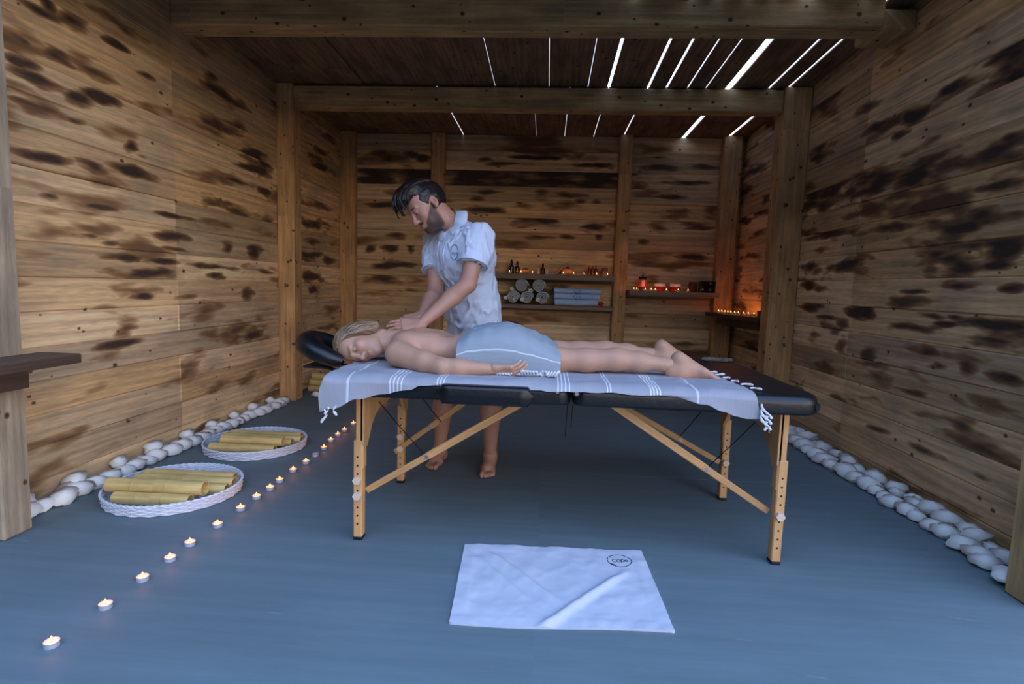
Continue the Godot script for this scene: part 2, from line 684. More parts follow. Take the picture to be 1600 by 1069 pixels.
# ---------------------------------------------------------------- the place
func light_and_camera() -> void:
	var cam := Camera3D.new()
	cam.name = "camera"
	cam.fov = rad_to_deg(2.0 * atan(534.5 / FOCAL))
	cam.transform = Transform3D(Basis(R0, -R1, -R2), EYE)
	cam.near = 0.02
	add_child(cam)
	cam.current = true
	var e := Environment.new()
	var sk := Sky.new()
	var ps := ProceduralSkyMaterial.new()
	ps.sky_top_color = Color(0.50, 0.62, 0.82)
	ps.sky_horizon_color = Color(1.0, 0.93, 0.84)
	ps.sky_curve = 0.2
	ps.ground_bottom_color = Color(0.10, 0.10, 0.09)
	ps.ground_horizon_color = Color(0.22, 0.22, 0.20)
	ps.sky_energy_multiplier = 1.5
	ps.sun_angle_max = 0.0
	sk.sky_material = ps
	e.background_mode = Environment.BG_SKY
	e.sky = sk
	e.tonemap_mode = Environment.TONE_MAPPER_LINEAR
	e.tonemap_exposure = 2.05
	e.sdfgi_enabled = true
	e.ssao_enabled = true
	e.ssil_enabled = true
	var w := WorldEnvironment.new()
	w.name = "surroundings"
	w.environment = e
	add_child(w)

# scorch marks by pixel -> metres on a wall. side: 0 left, 1 right, 2 back
func marks(side: int, list: Array) -> Array:
	var out := []
	for b in list:
		var c: Vector3
		var a: Vector3
		if side == 2:
			c = on_z(b[0], b[1], ZB)
			a = on_z(b[0] + b[2], b[1], ZB)
			out.append([c.x - XL, c.y, absf(a.x - c.x), b[3] * absf(ZB) / FOCAL, b[4]])
		else:
			var X := XL if side == 0 else XR
			c = on_x(b[0], b[1], X)
			a = on_x(b[0] + b[2], b[1], X)
			var depth := absf(c.z)
			out.append([depth - 1.9, c.y, absf(a.z - c.z), maxf(b[3] * depth / FOCAL, 0.012), b[4]])
	return out

func plank_wall(called: String, side: int, rows: Array, joints: Array, im: Image, u0: float, wm: float, hm: float, slots: Dictionary) -> void:
	var root := struct(called)
	var m := textured(im, 0.8)
	m.texture_repeat = false
	var cuts := [0.0] + joints + [wm]
	for k in rows.size() - 1:
		for j in cuts.size() - 1:
			var mb := MB.new()
			var b0: float = rows[k]
			var b1: float = rows[k + 1]
			if slots.has(k) and j == slots[k][0]:
				b1 -= slots[k][1]
			var proud := rng.randf_range(0.0, 0.008)
			var u1: float = u0 + cuts[j] - (0.007 if j > 0 else 0.0)
			var u2: float = u0 + cuts[j + 1] + (0.007 if j < cuts.size() - 2 else 0.0)
			var lo: Vector3
			var hi: Vector3
			if side == 0:
				lo = Vector3(XL - 0.028, b0, -u2); hi = Vector3(XL + proud, b1, -u1)
			elif side == 1:
				lo = Vector3(XR - proud, b0, -u2); hi = Vector3(XR + 0.028, b1, -u1)
			else:
				lo = Vector3(u1, b0, ZB - 0.028); hi = Vector3(u2, b1, ZB + proud)
			var f := func(p: Vector3): return Vector2(((p.x if side == 2 else -p.z) - u0) / wm, 1.0 - p.y / hm)
			mb.box(lo, hi, 0.006, f)
			part("plank", mb.done(), m, root)

func beam_box(mb: MB, lo: Vector3, hi: Vector3, b := 0.006) -> void:
	var s := hi - lo
	var L := 0 if s.x >= s.y and s.x >= s.z else (1 if s.y >= s.z else 2)
	var o := Vector2(rng.randf(), rng.randf())
	mb.box(lo, hi, b, func(p: Vector3): return Vector2(p[L] / 2.2, (p[(L + 1) % 3] + p[(L + 2) % 3]) / 0.55) + o)

func post(called: String, label: String, category: String, lo: Vector3, hi: Vector3, m: Material, group := "") -> void:
	var mb := MB.new()
	beam_box(mb, lo, hi, 0.007)
	single(called, mb.done(), m, label, category, Vector3.ZERO, group)

func room() -> void:
	# floor: painted sheets with fine seams
	var fl := struct("floor")
	var fim := timber_image(1024, 1024, Color(0.405, 0.475, 0.495), 21, 0, 0.12)
	var scuff := RandomNumberGenerator.new()
	scuff.seed = 5
	for k in 60:
		var x := scuff.randi_range(0, 1000)
		var y := scuff.randi_range(0, 1000)
		for s in scuff.randi_range(4, 26):
			var q := fim.get_pixel(clampi(x + s, 0, 1023), clampi(y + s / 6, 0, 1023))
			fim.set_pixel(clampi(x + s, 0, 1023), clampi(y + s / 6, 0, 1023), q.lightened(0.16))
	M.floor = textured(fim, 0.42)
	M.floor.roughness = 0.62
	var zs := [1.6, -0.6, -3.12, ZB - 0.03]
	for k in 3:
		var mb := MB.new()
		mb.box(Vector3(XL - 0.03, -0.05, zs[k + 1]), Vector3(XR + 0.03, 0.0, zs[k]), 0.0015, func(p: Vector3): return Vector2(p.x / 4.0, p.z / 4.0))
		part("panel", mb.done(), M.floor, fl)
	var gm := MB.new()
	gm.box(Vector3(-40, -0.35, -40), Vector3(40, -0.06, 40), 0.01)
	var gn := mat(Color(0.23, 0.23, 0.19), 0.95)
	part("soil", gm.done(), gn, struct("ground"))

	# tall greenery out of view, placed to keep sky light off the right wall
	var hb := MB.new()
	var hn := noise(0.9, 4, 19)
	var hrows := []
	var huv := []
	var run := Curve3D.new()
	for q in [Vector3(-5.6, 0, -4), Vector3(-5.6, 0, 2), Vector3(-5.2, 0, 7), Vector3(-3.0, 0, 10.5), Vector3(1.5, 0, 12.0)]:
		run.add_point(q)
	for k in 15:
		var a := PI * k / 14.0
		var row := []
		var ur := []
		for q in 121:
			var s := run.get_baked_length() * q / 120.0
			var c := run.sample_baked(s)
			var e := run.sample_baked(minf(s + 0.1, run.get_baked_length())) - run.sample_baked(maxf(s - 0.1, 0.0))
			var side := Vector3(e.z, 0, -e.x).normalized()
			var d := 1.0 + 0.35 * hn.get_noise_2d(s * 3.0, k * 1.3) + 0.2 * hn.get_noise_2d(s * 9.0, k * 4.0)
			row.append(c + side * cos(a) * 1.1 * d + Vector3(0, -0.1 + pow(sin(a), 0.35) * 6.0 * (0.85 + 0.15 * d), 0))
			ur.append(Vector2(s, k))
		hrows.append(row)
		huv.append(ur)
	hb.sheet(hrows, huv)
	single("unseen_hedge", hb.done(), mat(Color(0.13, 0.19, 0.09), 0.9), "tall dense greenery out of view beyond the entrance, placed to darken the right wall", "unseen_hedge")

	# walls
	var tan := [Color(0.86, 0.71, 0.515), Color(0.83, 0.685, 0.505), Color(0.88, 0.745, 0.565), Color(0.80, 0.675, 0.52), Color(0.84, 0.675, 0.465)]
	var lrows := [0.0, 0.10, 0.255, 0.402, 0.555, 0.71, 0.874, 1.03, 1.188, 1.35, 1.515, 1.682, 1.828, 1.98, 2.14, 2.28, 2.42, 2.55]
	var lm := marks(0, [
		[60, 18, 30, 7, 1], [110, 30, 20, 13, 1], [75, 8, 14, 10, 1], [178, 32, 26, 9, .9], [195, 48, 22, 7, .8], [35, 62, 18, 7, 1], [85, 86, 28, 9, 1], [145, 110, 36, 9, .75], [45, 98, 30, 8, 1], [75, 131, 42, 9, 1], [115, 150, 26, 9, 1], [155, 152, 22, 8, 1],
		[25, 95, 14, 8, .8], [75, 174, 36, 11, .95], [112, 188, 16, 6, .9], [182, 70, 18, 5, 1], [228, 118, 14, 5, .9], [203, 226, 9, 12, .9], [220, 244, 12, 3, .7], [70, 244, 34, 9, .95], [148, 262, 22, 9, 1], [205, 268, 34, 9, 1],
		[120, 308, 80, 13, .36], [78, 306, 20, 7, 1], [160, 323, 20, 4, .8], [262, 336, 28, 4, 1], [338, 314, 24, 8, 1], [373, 332, 26, 5, .8], [142, 368, 20, 5, .9], [172, 380, 18, 4, .9], [270, 370, 26, 7, .9], [275, 390, 20, 4, .8],
		[355, 388, 8, 9, 1], [397, 393, 9, 11, 1], [205, 401, 26, 8, 1], [246, 408, 26, 4, 1], [225, 425, 34, 8, 1], [335, 417, 28, 4, 1], [337, 429, 15, 5, 1], [215, 453, 34, 8, .5], [225, 462, 18, 7, 1], [290, 462, 20, 4, .6], [384, 455, 8, 12, .7],
		[60, 395, 38, 6, .3], [195, 512, 14, 13, .6], [315, 496, 26, 8, .35], [368, 516, 26, 8, .6], [392, 524, 22, 12, .85], [185, 538, 34, 6, .9], [165, 558, 22, 7, .5], [330, 522, 14, 10, .45], [178, 570, 3, 3, 1],
		[395, 240, 20, 10, 1], [400, 262, 20, 10, 1], [350, 148, 32, 7, .9], [342, 193, 22, 9, .8], [385, 262, 18, 6, 1], [370, 195, 10, 8, .7], [330, 118, 8, 6, .8], [412, 300, 12, 6, 1], [375, 284, 22, 4, 1], [410, 255, 8, 8, 1], [330, 205, 30, 6, .5], [420, 345, 8, 8, .8], [415, 425, 10, 5, .9],
		[498, 258, 13, 9, 1], [492, 350, 18, 8, 1], [488, 377, 13, 4, 1], [486, 400, 14, 8, 1], [513, 405, 8, 6, .8], [490, 432, 18, 7, .9], [490, 452, 9, 8, 1], [505, 240, 12, 6, .7], [515, 215, 10, 5, .7], [500, 320, 14, 6, .6]])
	plank_wall("wall_left", 0, lrows, [1.44], wall_image(1280, 768, 4.28, 2.55, lrows, [1.44], lm, 31, 0.55, tan), 1.9, 4.28, 2.55, {9: [0, 0.0022]})
	var rrows := [0.0, 0.06, 0.205, 0.355, 0.506, 0.665, 0.826, 0.994, 1.163, 1.335, 1.518, 1.663, 1.84, 2.02, 2.18, 2.34, 2.5, 2.66]
	var rm := marks(1, [
		[1430, 10, 22, 10, 1], [1290, 160, 18, 8, 1], [1283, 236, 16, 12, 1], [1370, 198, 22, 8, 1], [1432, 180, 20, 10, 1], [1485, 140, 24, 7, 1], [1572, 105, 39.099999999999994, 30.599999999999998, 1], [1590, 118, 30, 12, 1], [1405, 210, 14, 6, .8],
		[1290, 304, 39.099999999999994, 20.4, 1], [1268, 318, 18, 10, 1], [1330, 298, 14, 8, .8], [1372, 286, 41.4, 18.7, 1], [1432, 272, 52.9, 18.7, 1], [1480, 258, 34, 12, 1], [1560, 240, 50.599999999999994, 22.099999999999998, 1], [1520, 255, 30, 10, .8], [1580, 215, 20, 8, 1],
		[1340, 334, 26, 5, .6], [1420, 322, 40, 5, .55], [1570, 288, 34, 8, 1], [1500, 352, 63.24999999999999, 20.4, 1], [1535, 338, 30, 9, 1], [1300, 364, 46, 5, 1], [1390, 356, 42, 6, .85], [1265, 420, 12, 10, .9], [1332, 415, 28, 13, .95],
		[1490, 402, 52.9, 23.8, 1], [1452, 418, 22, 9, 1], [1572, 388, 39.099999999999994, 23.8, 1], [1558, 414, 26, 6, 1], [1263, 445, 9, 6, .9], [1500, 447, 26, 6, 1], [1582, 452, 24, 8, 1], [1430, 455, 16, 3, .8], [1270, 481, 20, 7, 1], [1342, 485, 22, 11, 1],
		[1292, 495, 16, 3, 1], [1460, 494, 22, 4, 1], [1492, 495, 16, 4, 1], [1420, 511, 42, 6, 1], [1480, 507, 16, 5, 1], [1560, 508, 57.49999999999999, 22.099999999999998, 1], [1550, 530, 34, 5, .9], [1320, 505, 10, 8, .6], [1315, 540, 8, 12, .55], [1272, 526, 8, 10, .5],
		[1357, 555, 10, 13, .7], [1450, 552, 30, 8, .85], [1470, 572, 14, 6, 1], [1512, 570, 14, 10, .8], [1578, 590, 26, 8, .9], [1370, 588, 22, 12, .5], [1292, 573, 16, 8, .55], [1425, 612, 22, 5, .7], [1560, 636, 36, 11, .7],
		[1310, 622, 12, 6, .6], [1372, 670, 16, 4, .8], [1440, 702, 26, 5, .7], [1550, 706, 12, 7, .9], [1535, 745, 16, 6, .6],
		[1166, 300, 12, 8, 1], [1190, 330, 14, 9, 1], [1180, 265, 14, 9, .9], [1165, 345, 10, 7, .9], [1172, 400, 14, 4, .8], [1176, 545, 16, 8, 1], [1180, 575, 10, 5, .7], [1175, 232, 12, 6, .8], [1180, 455, 14, 5, .6]])
	plank_wall("wall_right", 1, rrows, [1.9], wall_image(1280, 768, 4.28, 2.66, rrows, [1.9], rm, 41, 0.8, tan), 1.9, 4.28, 2.66, {9: [1, 0.002]})
	var brows := [0.0, 0.16, 0.32, 0.48, 0.64, 0.80, 0.96, 1.13, 1.30, 1.465, 1.635, 1.79, 1.96, 2.125, 2.285, 2.49, 2.66]
	var bm := marks(2, [
		[590, 274, 50, 40, 1], [650, 274, 50, 40, 1], [735, 276, 60, 40, 1], [800, 276, 60, 30, 1], [860, 276, 60, 40, 1], [930, 277, 50, 40, 1],
		[597, 238, 20, 7, .7], [608, 246, 10, 8, .9], [640, 240, 16, 5, .75], [660, 246, 8, 6, .8], [830, 246, 48, 3, 1], [800, 256, 34, 3, .9], [905, 246, 12, 7, .6], [930, 259, 28, 4, 1], [860, 238, 22, 3, .8], [760, 248, 12, 4, .7],
		[765, 299, 24, 4, 1], [745, 312, 10, 4, .8], [882, 305, 22, 4, .9], [845, 302, 10, 8, .6], [605, 320, 30, 4, 1], [765, 328, 28, 5, .95], [905, 316, 9, 5, .8], [932, 317, 7, 4, .7], [812, 316, 6, 8, .6],
		[620, 370, 18, 5, .9], [578, 386, 6, 8, .8], [612, 390, 12, 9, .95], [641, 388, 5, 9, .9], [840, 345, 34, 8, .9], [930, 356, 22, 4, 1], [840, 370, 26, 3, .9], [886, 370, 12, 3, .9], [935, 367, 4, 6, .8],
		[603, 415, 26, 6, .9], [630, 414, 14, 5, 1], [602, 435, 22, 8, 1], [590, 457, 20, 4, .6], [640, 455, 8, 4, .6], [1040, 262, 28, 4, .8], [1028, 246, 16, 2, .9], [1100, 262, 22, 4, .8], [1065, 285, 50, 3, 1], [1040, 307, 34, 4, 1],
		[1055, 331, 22, 7, 1], [1030, 356, 12, 7, .7], [1090, 352, 20, 6, .9], [1075, 400, 24, 5, 1], [1110, 330, 10, 8, .6], [1020, 440, 12, 8, .5], [1005, 378, 8, 4, .7], [1075, 537, 16, 5, .6], [860, 500, 30, 5, .5], [800, 505, 14, 4, .6]])
	plank_wall("wall_back", 2, brows, [1.10, 3.07], wall_image(1024, 640, 4.30, 2.66, brows, [1.10, 3.07], bm, 51, 0.6, tan), XL, 4.30, 2.66, {})

	# roof boards, with the daylight gaps between them
	var ce := struct("ceiling")
	var edges := [-2.33, -2.05, -1.81, -1.567, -1.39, -1.28, -1.12, -0.97, -0.81, -0.655, -0.487, -0.33, -0.18, -0.05, 0.12, 0.262, 0.428, 0.585, 0.74, 0.885, 1.05, 1.193, 1.369, 1.53, 1.68, 1.82, 2.03]
	var gaps := [
		{-0.487: 0.0040, -0.05: 0.0018, 0.262: 0.0036, 0.428: 0.024, 0.74: 0.021, 0.885: 0.018, 1.05: 0.0115, 1.193: 0.0108, 1.369: 0.052, 1.68: 0.0165, 1.82: 0.0195},
		{-0.97: 0.0075, -0.18: 0.0016, 0.12: 0.002, 0.428: 0.0042, 0.74: 0.0108, 1.369: 0.042, 1.82: 0.032}]
	for half in 2:
		for k in edges.size() - 1:
			var mb := MB.new()
			var lift := 0.0
			var x0: float = edges[k] + gaps[half].get(edges[k], 0.0) / 2
			var x1: float = edges[k + 1] - gaps[half].get(edges[k + 1], 0.0) / 2
			if half == 0 and k == 3:
				lift = 0.0125      # this board lies on top of its neighbours
				x0 -= 0.03
				x1 += 0.01
			elif k > 3:
				lift = rng.randf_range(0.0, 0.003)
			beam_box(mb, Vector3(x0, CEIL + lift, ZB - 0.05 if half == 1 else (-4.82 if lift > 0.01 else -4.70)), Vector3(x1, CEIL + lift + 0.012, -4.701 if half == 1 else -1.75), 0.001)
			if half == 0:      # the front part of the roof rises towards the entrance
				for q in mb.v.size():
					mb.v[q].y += (mb.v[q].z + 4.70) * 0.03
			part("board", mb.done(), M.roof, ce)

	# posts and beams
	post("timber_post", "orange-toned square timber post rising beside the bamboo heap", "post", Vector3(XL + 0.005, 0, -4.78), Vector3(-2.15, CEIL, -4.63), M.post)
	post("timber_post", "wide pale timber post beside the candle corner shelf", "post", Vector3(1.785, 0, -4.79), Vector3(XR - 0.005, CEIL, -4.62), M.post)
	post("timber_post", "timber corner post at the back, behind the face cradle", "post", Vector3(XL + 0.005, 0, ZB + 0.005), Vector3(-2.13, CEIL, -6.05), M.post)
	post("timber_post", "slim timber post on the back wall behind the standing man's head", "post", Vector3(-1.30, 0, ZB + 0.005), Vector3(-1.15, CEIL, -6.07), M.post)
	post("timber_post", "slim timber post between the towel shelf and the jar shelf", "post", Vector3(0.70, 0, ZB + 0.005), Vector3(0.835, CEIL, -6.04), M.post)
	post("timber_post", "timber corner post behind the row of candles", "post", Vector3(1.76, 0, ZB + 0.005), Vector3(1.945, CEIL, -6.03), M.post)
	post("timber_post", "thick weathered post at the cabin entrance under the dark brown ledge", "post", Vector3(XL + 0.005, 0, -2.085), Vector3(-2.085, CEIL, -1.96), M.weathered)
	post("timber_post", "dark entrance post at the end of the double pebble row", "post", Vector3(1.705, 0, -2.05), Vector3(XR - 0.005, CEIL, -1.93), M.beam)
	post("roof_beam", "long timber roof beam carried between the two square posts", "beam", Vector3(-2.15, 2.47, -4.76), Vector3(1.785, 2.64, -4.635), M.beam)
	post("roof_beam", "front roof beam crossing the cabin with no posts under it", "beam", Vector3(XL + 0.005, 2.535, -3.50), Vector3(1.79, CEIL + 0.034, -3.34), M.beam)
	post("roof_beam", "thin rim board along the top of the wall above the trays", "beam", Vector3(XL - 0.028, 2.556, -6.14), Vector3(XL + 0.004, CEIL + 0.10, -1.9), M.beam)
	post("roof_beam", "thin rim board along the top of the dark wall", "beam", Vector3(XR - 0.003, 2.661, -4.8), Vector3(XR + 0.028, CEIL + 0.10, -1.9), M.beam)
	post("roof_beam", "short block between front roof beam and the dark wall", "beam", Vector3(1.795, 2.55, -3.66), Vector3(XR - 0.005, CEIL - 0.002, -3.40), M.beam)
	post("roof_beam", "front edge beam over the cabin entrance", "beam", Vector3(-2.08, 2.45, -2.08), Vector3(1.70, CEIL + 0.07, -1.96), M.beam)

# ---------------------------------------------------------------- massage table
func rounded(x0: float, x1: float, z0: float, z1: float, rl: float, rr: float) -> PackedVector2Array:
	var out := PackedVector2Array()
	for q in [[x1 - rr, z1 - rr, rr, 0.0], [x0 + rl, z1 - rl, rl, PI / 2], [x0 + rl, z0 + rl, rl, PI], [x1 - rr, z0 + rr, rr, PI * 1.5]]:
		for k in 7:
			var a: float = q[3] + PI / 2 * k / 6
			out.append(Vector2(q[0] + cos(a) * q[2], q[1] + sin(a) * q[2]))
	return out

func disc(mb: MB, at: Vector3, nrm: Vector3, r: float, th: float, seg := 14, scallop := 0.0) -> void:
	var x := nrm.cross(Vector3.UP)
	if x.length() < 0.1:
		x = Vector3.RIGHT
	x = x.normalized()
	var y := nrm.cross(x)
	var poly := PackedVector2Array()
	for k in seg:
		var a := TAU * k / seg
		poly.append(Vector2(cos(a), sin(a)) * (r * (1.0 + scallop * cos(a * 6))))
	mb.plate(poly, at + nrm * th / 2, x, y, nrm, th)

func massage_table() -> void:
	var zf := -2.07
	var zr := -3.00
	var t := thing("massage_table", "portable massage table with black vinyl pads and beech wood legs", "massage table", Vector3(0.09, 0, -2.53))
	var o := -t.position
	var prof := []
	for q in [[0.02, 0.612], [0.004, 0.616], [0.0, 0.624], [0.0, 0.655], [0.003, 0.668], [0.010, 0.680], [0.022, 0.687], [0.04, 0.690]]:
		prof.append(Vector2(q[0], q[1]))
	var mb := MB.new()
	mb.loft(rounded(-0.845, 0.103, zr, zf, 0.09, 0.046), prof)
	part("pad", mb.done(), M.vinyl, t, o)
	mb = MB.new()
	mb.loft(rounded(0.109, 1.035, zr, zf, 0.046, 0.09), prof)
	part("pad", mb.done(), M.vinyl, t, o)
	# side arm rest on the front edge
	mb = MB.new()
	var a0 := on_z(683, 620, zf)
	var a1 := on_z(836, 620, zf)
	var rest := MB.new()
	var sec := PackedVector2Array()
	for k in 16:
		var a := TAU * k / 16
		sec.append(Vector2(signf(cos(a)) * pow(absf(cos(a)), 0.55) * 0.03, signf(sin(a)) * pow(absf(sin(a)), 0.55) * 0.037))
	var rows := []
	var uvs := []
	for k in 15:
		var u := k / 14.0
		var e := clampf(minf(u, 1 - u) / 0.06, 0.0, 1.0)
		var s := sqrt(1.0 - pow(1.0 - e, 2.0)) * 0.999 + 0.001
		var row := []
		var ur := []
		for q in 17:
			var p := sec[q % 16] * s
			row.append(Vector3(lerpf(a0.x, a1.x, u), 0.648 + p.y, zf + 0.026 + p.x))
			ur.append(Vector2(u, q / 16.0))
		rows.append(row)
		uvs.append(ur)
	rest.sheet(rows, uvs)
	part("arm_rest", rest.done(), M.vinyl, t, o)
	# snaps by the hinge, socket at the end
	for q in [[871, 612], [901, 615]]:
		mb = MB.new()
		disc(mb, on_z(q[0], q[1], zf), Vector3(0, 0, 1), 0.013, 0.003)
		var sn := part("snap_base", mb.done(), M.black, t, o)
		mb = MB.new()
		disc(mb, on_z(q[0], q[1], zf) + Vector3(0, 0, 0.003), Vector3(0, 0, 1), 0.007, 0.004)
		part("snap", mb.done(), M.metal, sn)
	mb = MB.new()
	var so := Vector3(1.012, 0.645, zf - 0.028)
	disc(mb, so, Vector3(0.55, 0, 0.83).normalized(), 0.016, 0.004)
	part("socket", mb.done(), M.black, t, o)
	# legs at each end
	for e in 2:
		var x := -0.735 if e == 0 else 0.925
		var sg := -1.0 if e == 0 else 1.0
		# arched end panel
		var zA := -2.15
		var zB := -2.86
		var poly := PackedVector2Array([Vector2(zA, 0.612), Vector2(zA, 0.40), Vector2(zA - 0.045, 0.385)])
		for k in 13:
			var u := k / 12.0
			var zz := lerpf(zA - 0.055, zB + 0.055, u)
			var w := absf(u * 2 - 1)
			poly.append(Vector2(zz, 0.515 - 0.115 * pow(w, 4.0)))
		poly.append_array(PackedVector2Array([Vector2(zB + 0.045, 0.385), Vector2(zB, 0.40), Vector2(zB, 0.612)]))
		mb = MB.new()
		mb.plate(poly, Vector3(x - sg * 0.012, 0, 0), Vector3(0, 0, 1), Vector3.UP, Vector3.RIGHT, 0.014)
		part("end_panel", mb.done(), M.beech, t, o)
		for z in [-2.172, -2.835]:
			mb = MB.new()
			mb.box(Vector3(x - 0.016, 0.30, z - 0.022), Vector3(x + 0.016, 0.612, z + 0.022), 0.004, func(p: Vector3): return Vector2(p.y, p.x + p.z))
			part("upper_leg", mb.done(), M.beech, t, o)
			mb = MB.new()
			var xo: float = x + sg * 0.006
			mb.box(Vector3(xo - 0.018, 0.012, z - 0.02), Vector3(xo + 0.018, 0.42, z + 0.0245), 0.004, func(p: Vector3): return Vector2(p.y, p.x + p.z))
			var leg := part("leg", mb.done(), M.beech, t, o)
			mb = MB.new()
			mb.box(Vector3(xo - 0.0185, 0.0, z - 0.0205), Vector3(xo + 0.0185, 0.014, z + 0.025), 0.003)
			part("rubber_foot", mb.done(), M.black, leg)
			for k in 9:
				mb = MB.new()
				disc(mb, Vector3(xo, 0.07 + k * 0.035, z + 0.0242), Vector3(0, 0, 1), 0.0042, 0.001, 8)
				part("hole", mb.done(), M.black, leg)
			var ks := [0.19, 0.255] if e == 0 else [0.20]
			for ky in ks:
				mb = MB.new()
				disc(mb, Vector3(xo, ky, z + 0.025), Vector3(0, 0, 1), 0.016, 0.014, 24, 0.1)
				part("knob", mb.done(), M.knob, leg)
	# folding braces, two pieces each
	for q in [[on_z(838, 628, -2.20), on_z(667, 713, -2.20), on_z(573, 766, -2.20)], [on_z(782, 560, -2.81), on_z(672, 667, -2.81), on_z(617, 706, -2.81)], [on_z(936, 632, -2.20), on_z(1104, 733, -2.20), on_z(1200, 799, -2.20)], [on_z(960, 560, -2.81), on_z(1063, 687, -2.81), on_z(1124, 722, -2.81)]]:
		var p0: Vector3 = q[0]
		var p1: Vector3 = q[1]
		var p2: Vector3 = q[2]
		p0 = p1 + (p1 - p2).normalized() * ((0.613 - p1.y) / ((p1 - p2).normalized().y))
		mb = MB.new()
		mb.bar(p0, p1, Vector3(0, 0, 1), 0.016, 0.030)
		var br := part("brace", mb.done(), M.beech, t, o)
		mb = MB.new()
		mb.bar(p1 + (p0 - p1).normalized() * 0.02 + Vector3(0, 0, 0.001), p2, Vector3(0, 0, 1), 0.017, 0.026)
		part("brace_end", mb.done(), M.beech, br)
		mb = MB.new()
		disc(mb, p1 + Vector3(0, 0, 0.009), Vector3(0, 0, 1), 0.008, 0.003)
		part("pivot", mb.done(), M.metal, br)
	# support cords under the pads
	for q in [[[590, 625, -2.35], [661, 708, -2.22]], [[660, 622, -2.5], [690, 660, -2.8]], [[887, 630, -2.5], [883, 682, -2.5]], [[895, 632, -2.6], [892, 668, -2.6]], [[1098, 640, -2.5], [1062, 682, -2.78]], [[1195, 645, -2.4], [1108, 728, -2.75]]]:
		mb = MB.new()
		var s := on_z(q[0][0], q[0][1], q[0][2])
		var f := on_z(q[1][0], q[1][1], q[1][2])
		mb.tube([s, s.lerp(f, 0.5) - Vector3(0, 0.004, 0), f], [0.0022], 6)
		part("cord", mb.done(), M.cord, t, o)
	# face cradle
	var c := thing("face_cradle", "black crescent face cushion at the head end of the table", "face cradle", Vector3(-0.98, 0.70, -2.5))
	mb = MB.new()
	var pts := []
	var rs := []
	for k in 23:
		var a := lerpf(0.28 * PI, 1.72 * PI, k / 22.0)
		pts.append(Vector3(cos(a) * 0.105, 0.03 - cos(a) * 0.045, sin(a) * 0.115))
		var w := sin(PI * clampf((k + 1.0) / 24.0, 0.0, 1.0))
		rs.append(0.022 + 0.036 * pow(w, 0.5))
	mb.tube(pts, rs, 14, true, 0.85)
	part("cushion", mb.done(), M.vinyl, c)
	mb = MB.new()
	mb.bar(Vector3(-0.02, -0.03, 0.07), Vector3(0.16, -0.075, 0.07), Vector3(0, 1, 0), 0.012, 0.02)
	part("bracket", mb.done(), M.black, c)
	mb = MB.new()
	mb.bar(Vector3(-0.02, -0.03, -0.07), Vector3(0.16, -0.075, -0.07), Vector3(0, 1, 0), 0.012, 0.02)
	part("bracket", mb.done(), M.black, c)
	mb = MB.new()
	mb.box(Vector3(-0.10, -0.036, -0.10), Vector3(0.02, -0.024, 0.10), 0.004)
	part("plate", mb.done(), M.black, c)

# woven cloth picture: stripes = [u0, u1] along the cloth
func stripe_image(W: int, H: int, base: Color, line: Color, stripes: Array) -> Image:
	var weave := noise_bytes(W, H, 1, 1, 0.6, 1, 77)
	var slub := noise_bytes(W, H, 1, 16, 0.2, 2, 78)
	var out := PackedByteArray()
	out.resize(W * H * 3)
	var hit := PackedFloat32Array()
	hit.resize(W)
	for x in W:
		for s in stripes:
			if x >= s[0] * W and x < s[1] * W:
				hit[x] = s[2] if s.size() > 2 else 1.0
	for y in H:
		for x in W:
			var g := 0.94 + 0.06 * weave[y * W + x] / 255.0 + 0.05 * slub[y * W + x] / 255.0
			var c := base.lerp(line, hit[x])
			var at := (y * W + x) * 3
			out[at] = clampi(int(c.r * g * 255), 0, 255)
			out[at + 1] = clampi(int(c.g * g * 255), 0, 255)
			out[at + 2] = clampi(int(c.b * g * 255), 0, 255)
	return Image.create_from_data(W, H, false, Image.FORMAT_RGB8, out)

func interp(list: Array, x: float) -> float:
	if x <= list[0][0]:
		return list[0][1]
	for k in list.size() - 1:
		if x <= list[k + 1][0]:
			var u: float = (x - list[k][0]) / (list[k + 1][0] - list[k][0])
			u = u * u * (3 - 2 * u)
			return lerpf(list[k][1], list[k + 1][1], u)
	return list[-1][1]

func tassel(mb: MB, p: Vector3, d: Vector3, L: float, r := 0.003) -> void:
	var side := d.cross(Vector3.UP).normalized() if absf(d.y) < 0.9 else Vector3.RIGHT
	var ps := []
	var rs := []
	for k in 6:
		var u := k / 5.0
		ps.append(p + d * L * u + side * sin(u * 5.0 + p.x * 60) * L * 0.2)
		rs.append(r * [0.8, 1.0, 0.9, 1.0, 1.5, 0.9][k])
	mb.tube(ps, rs, 6)

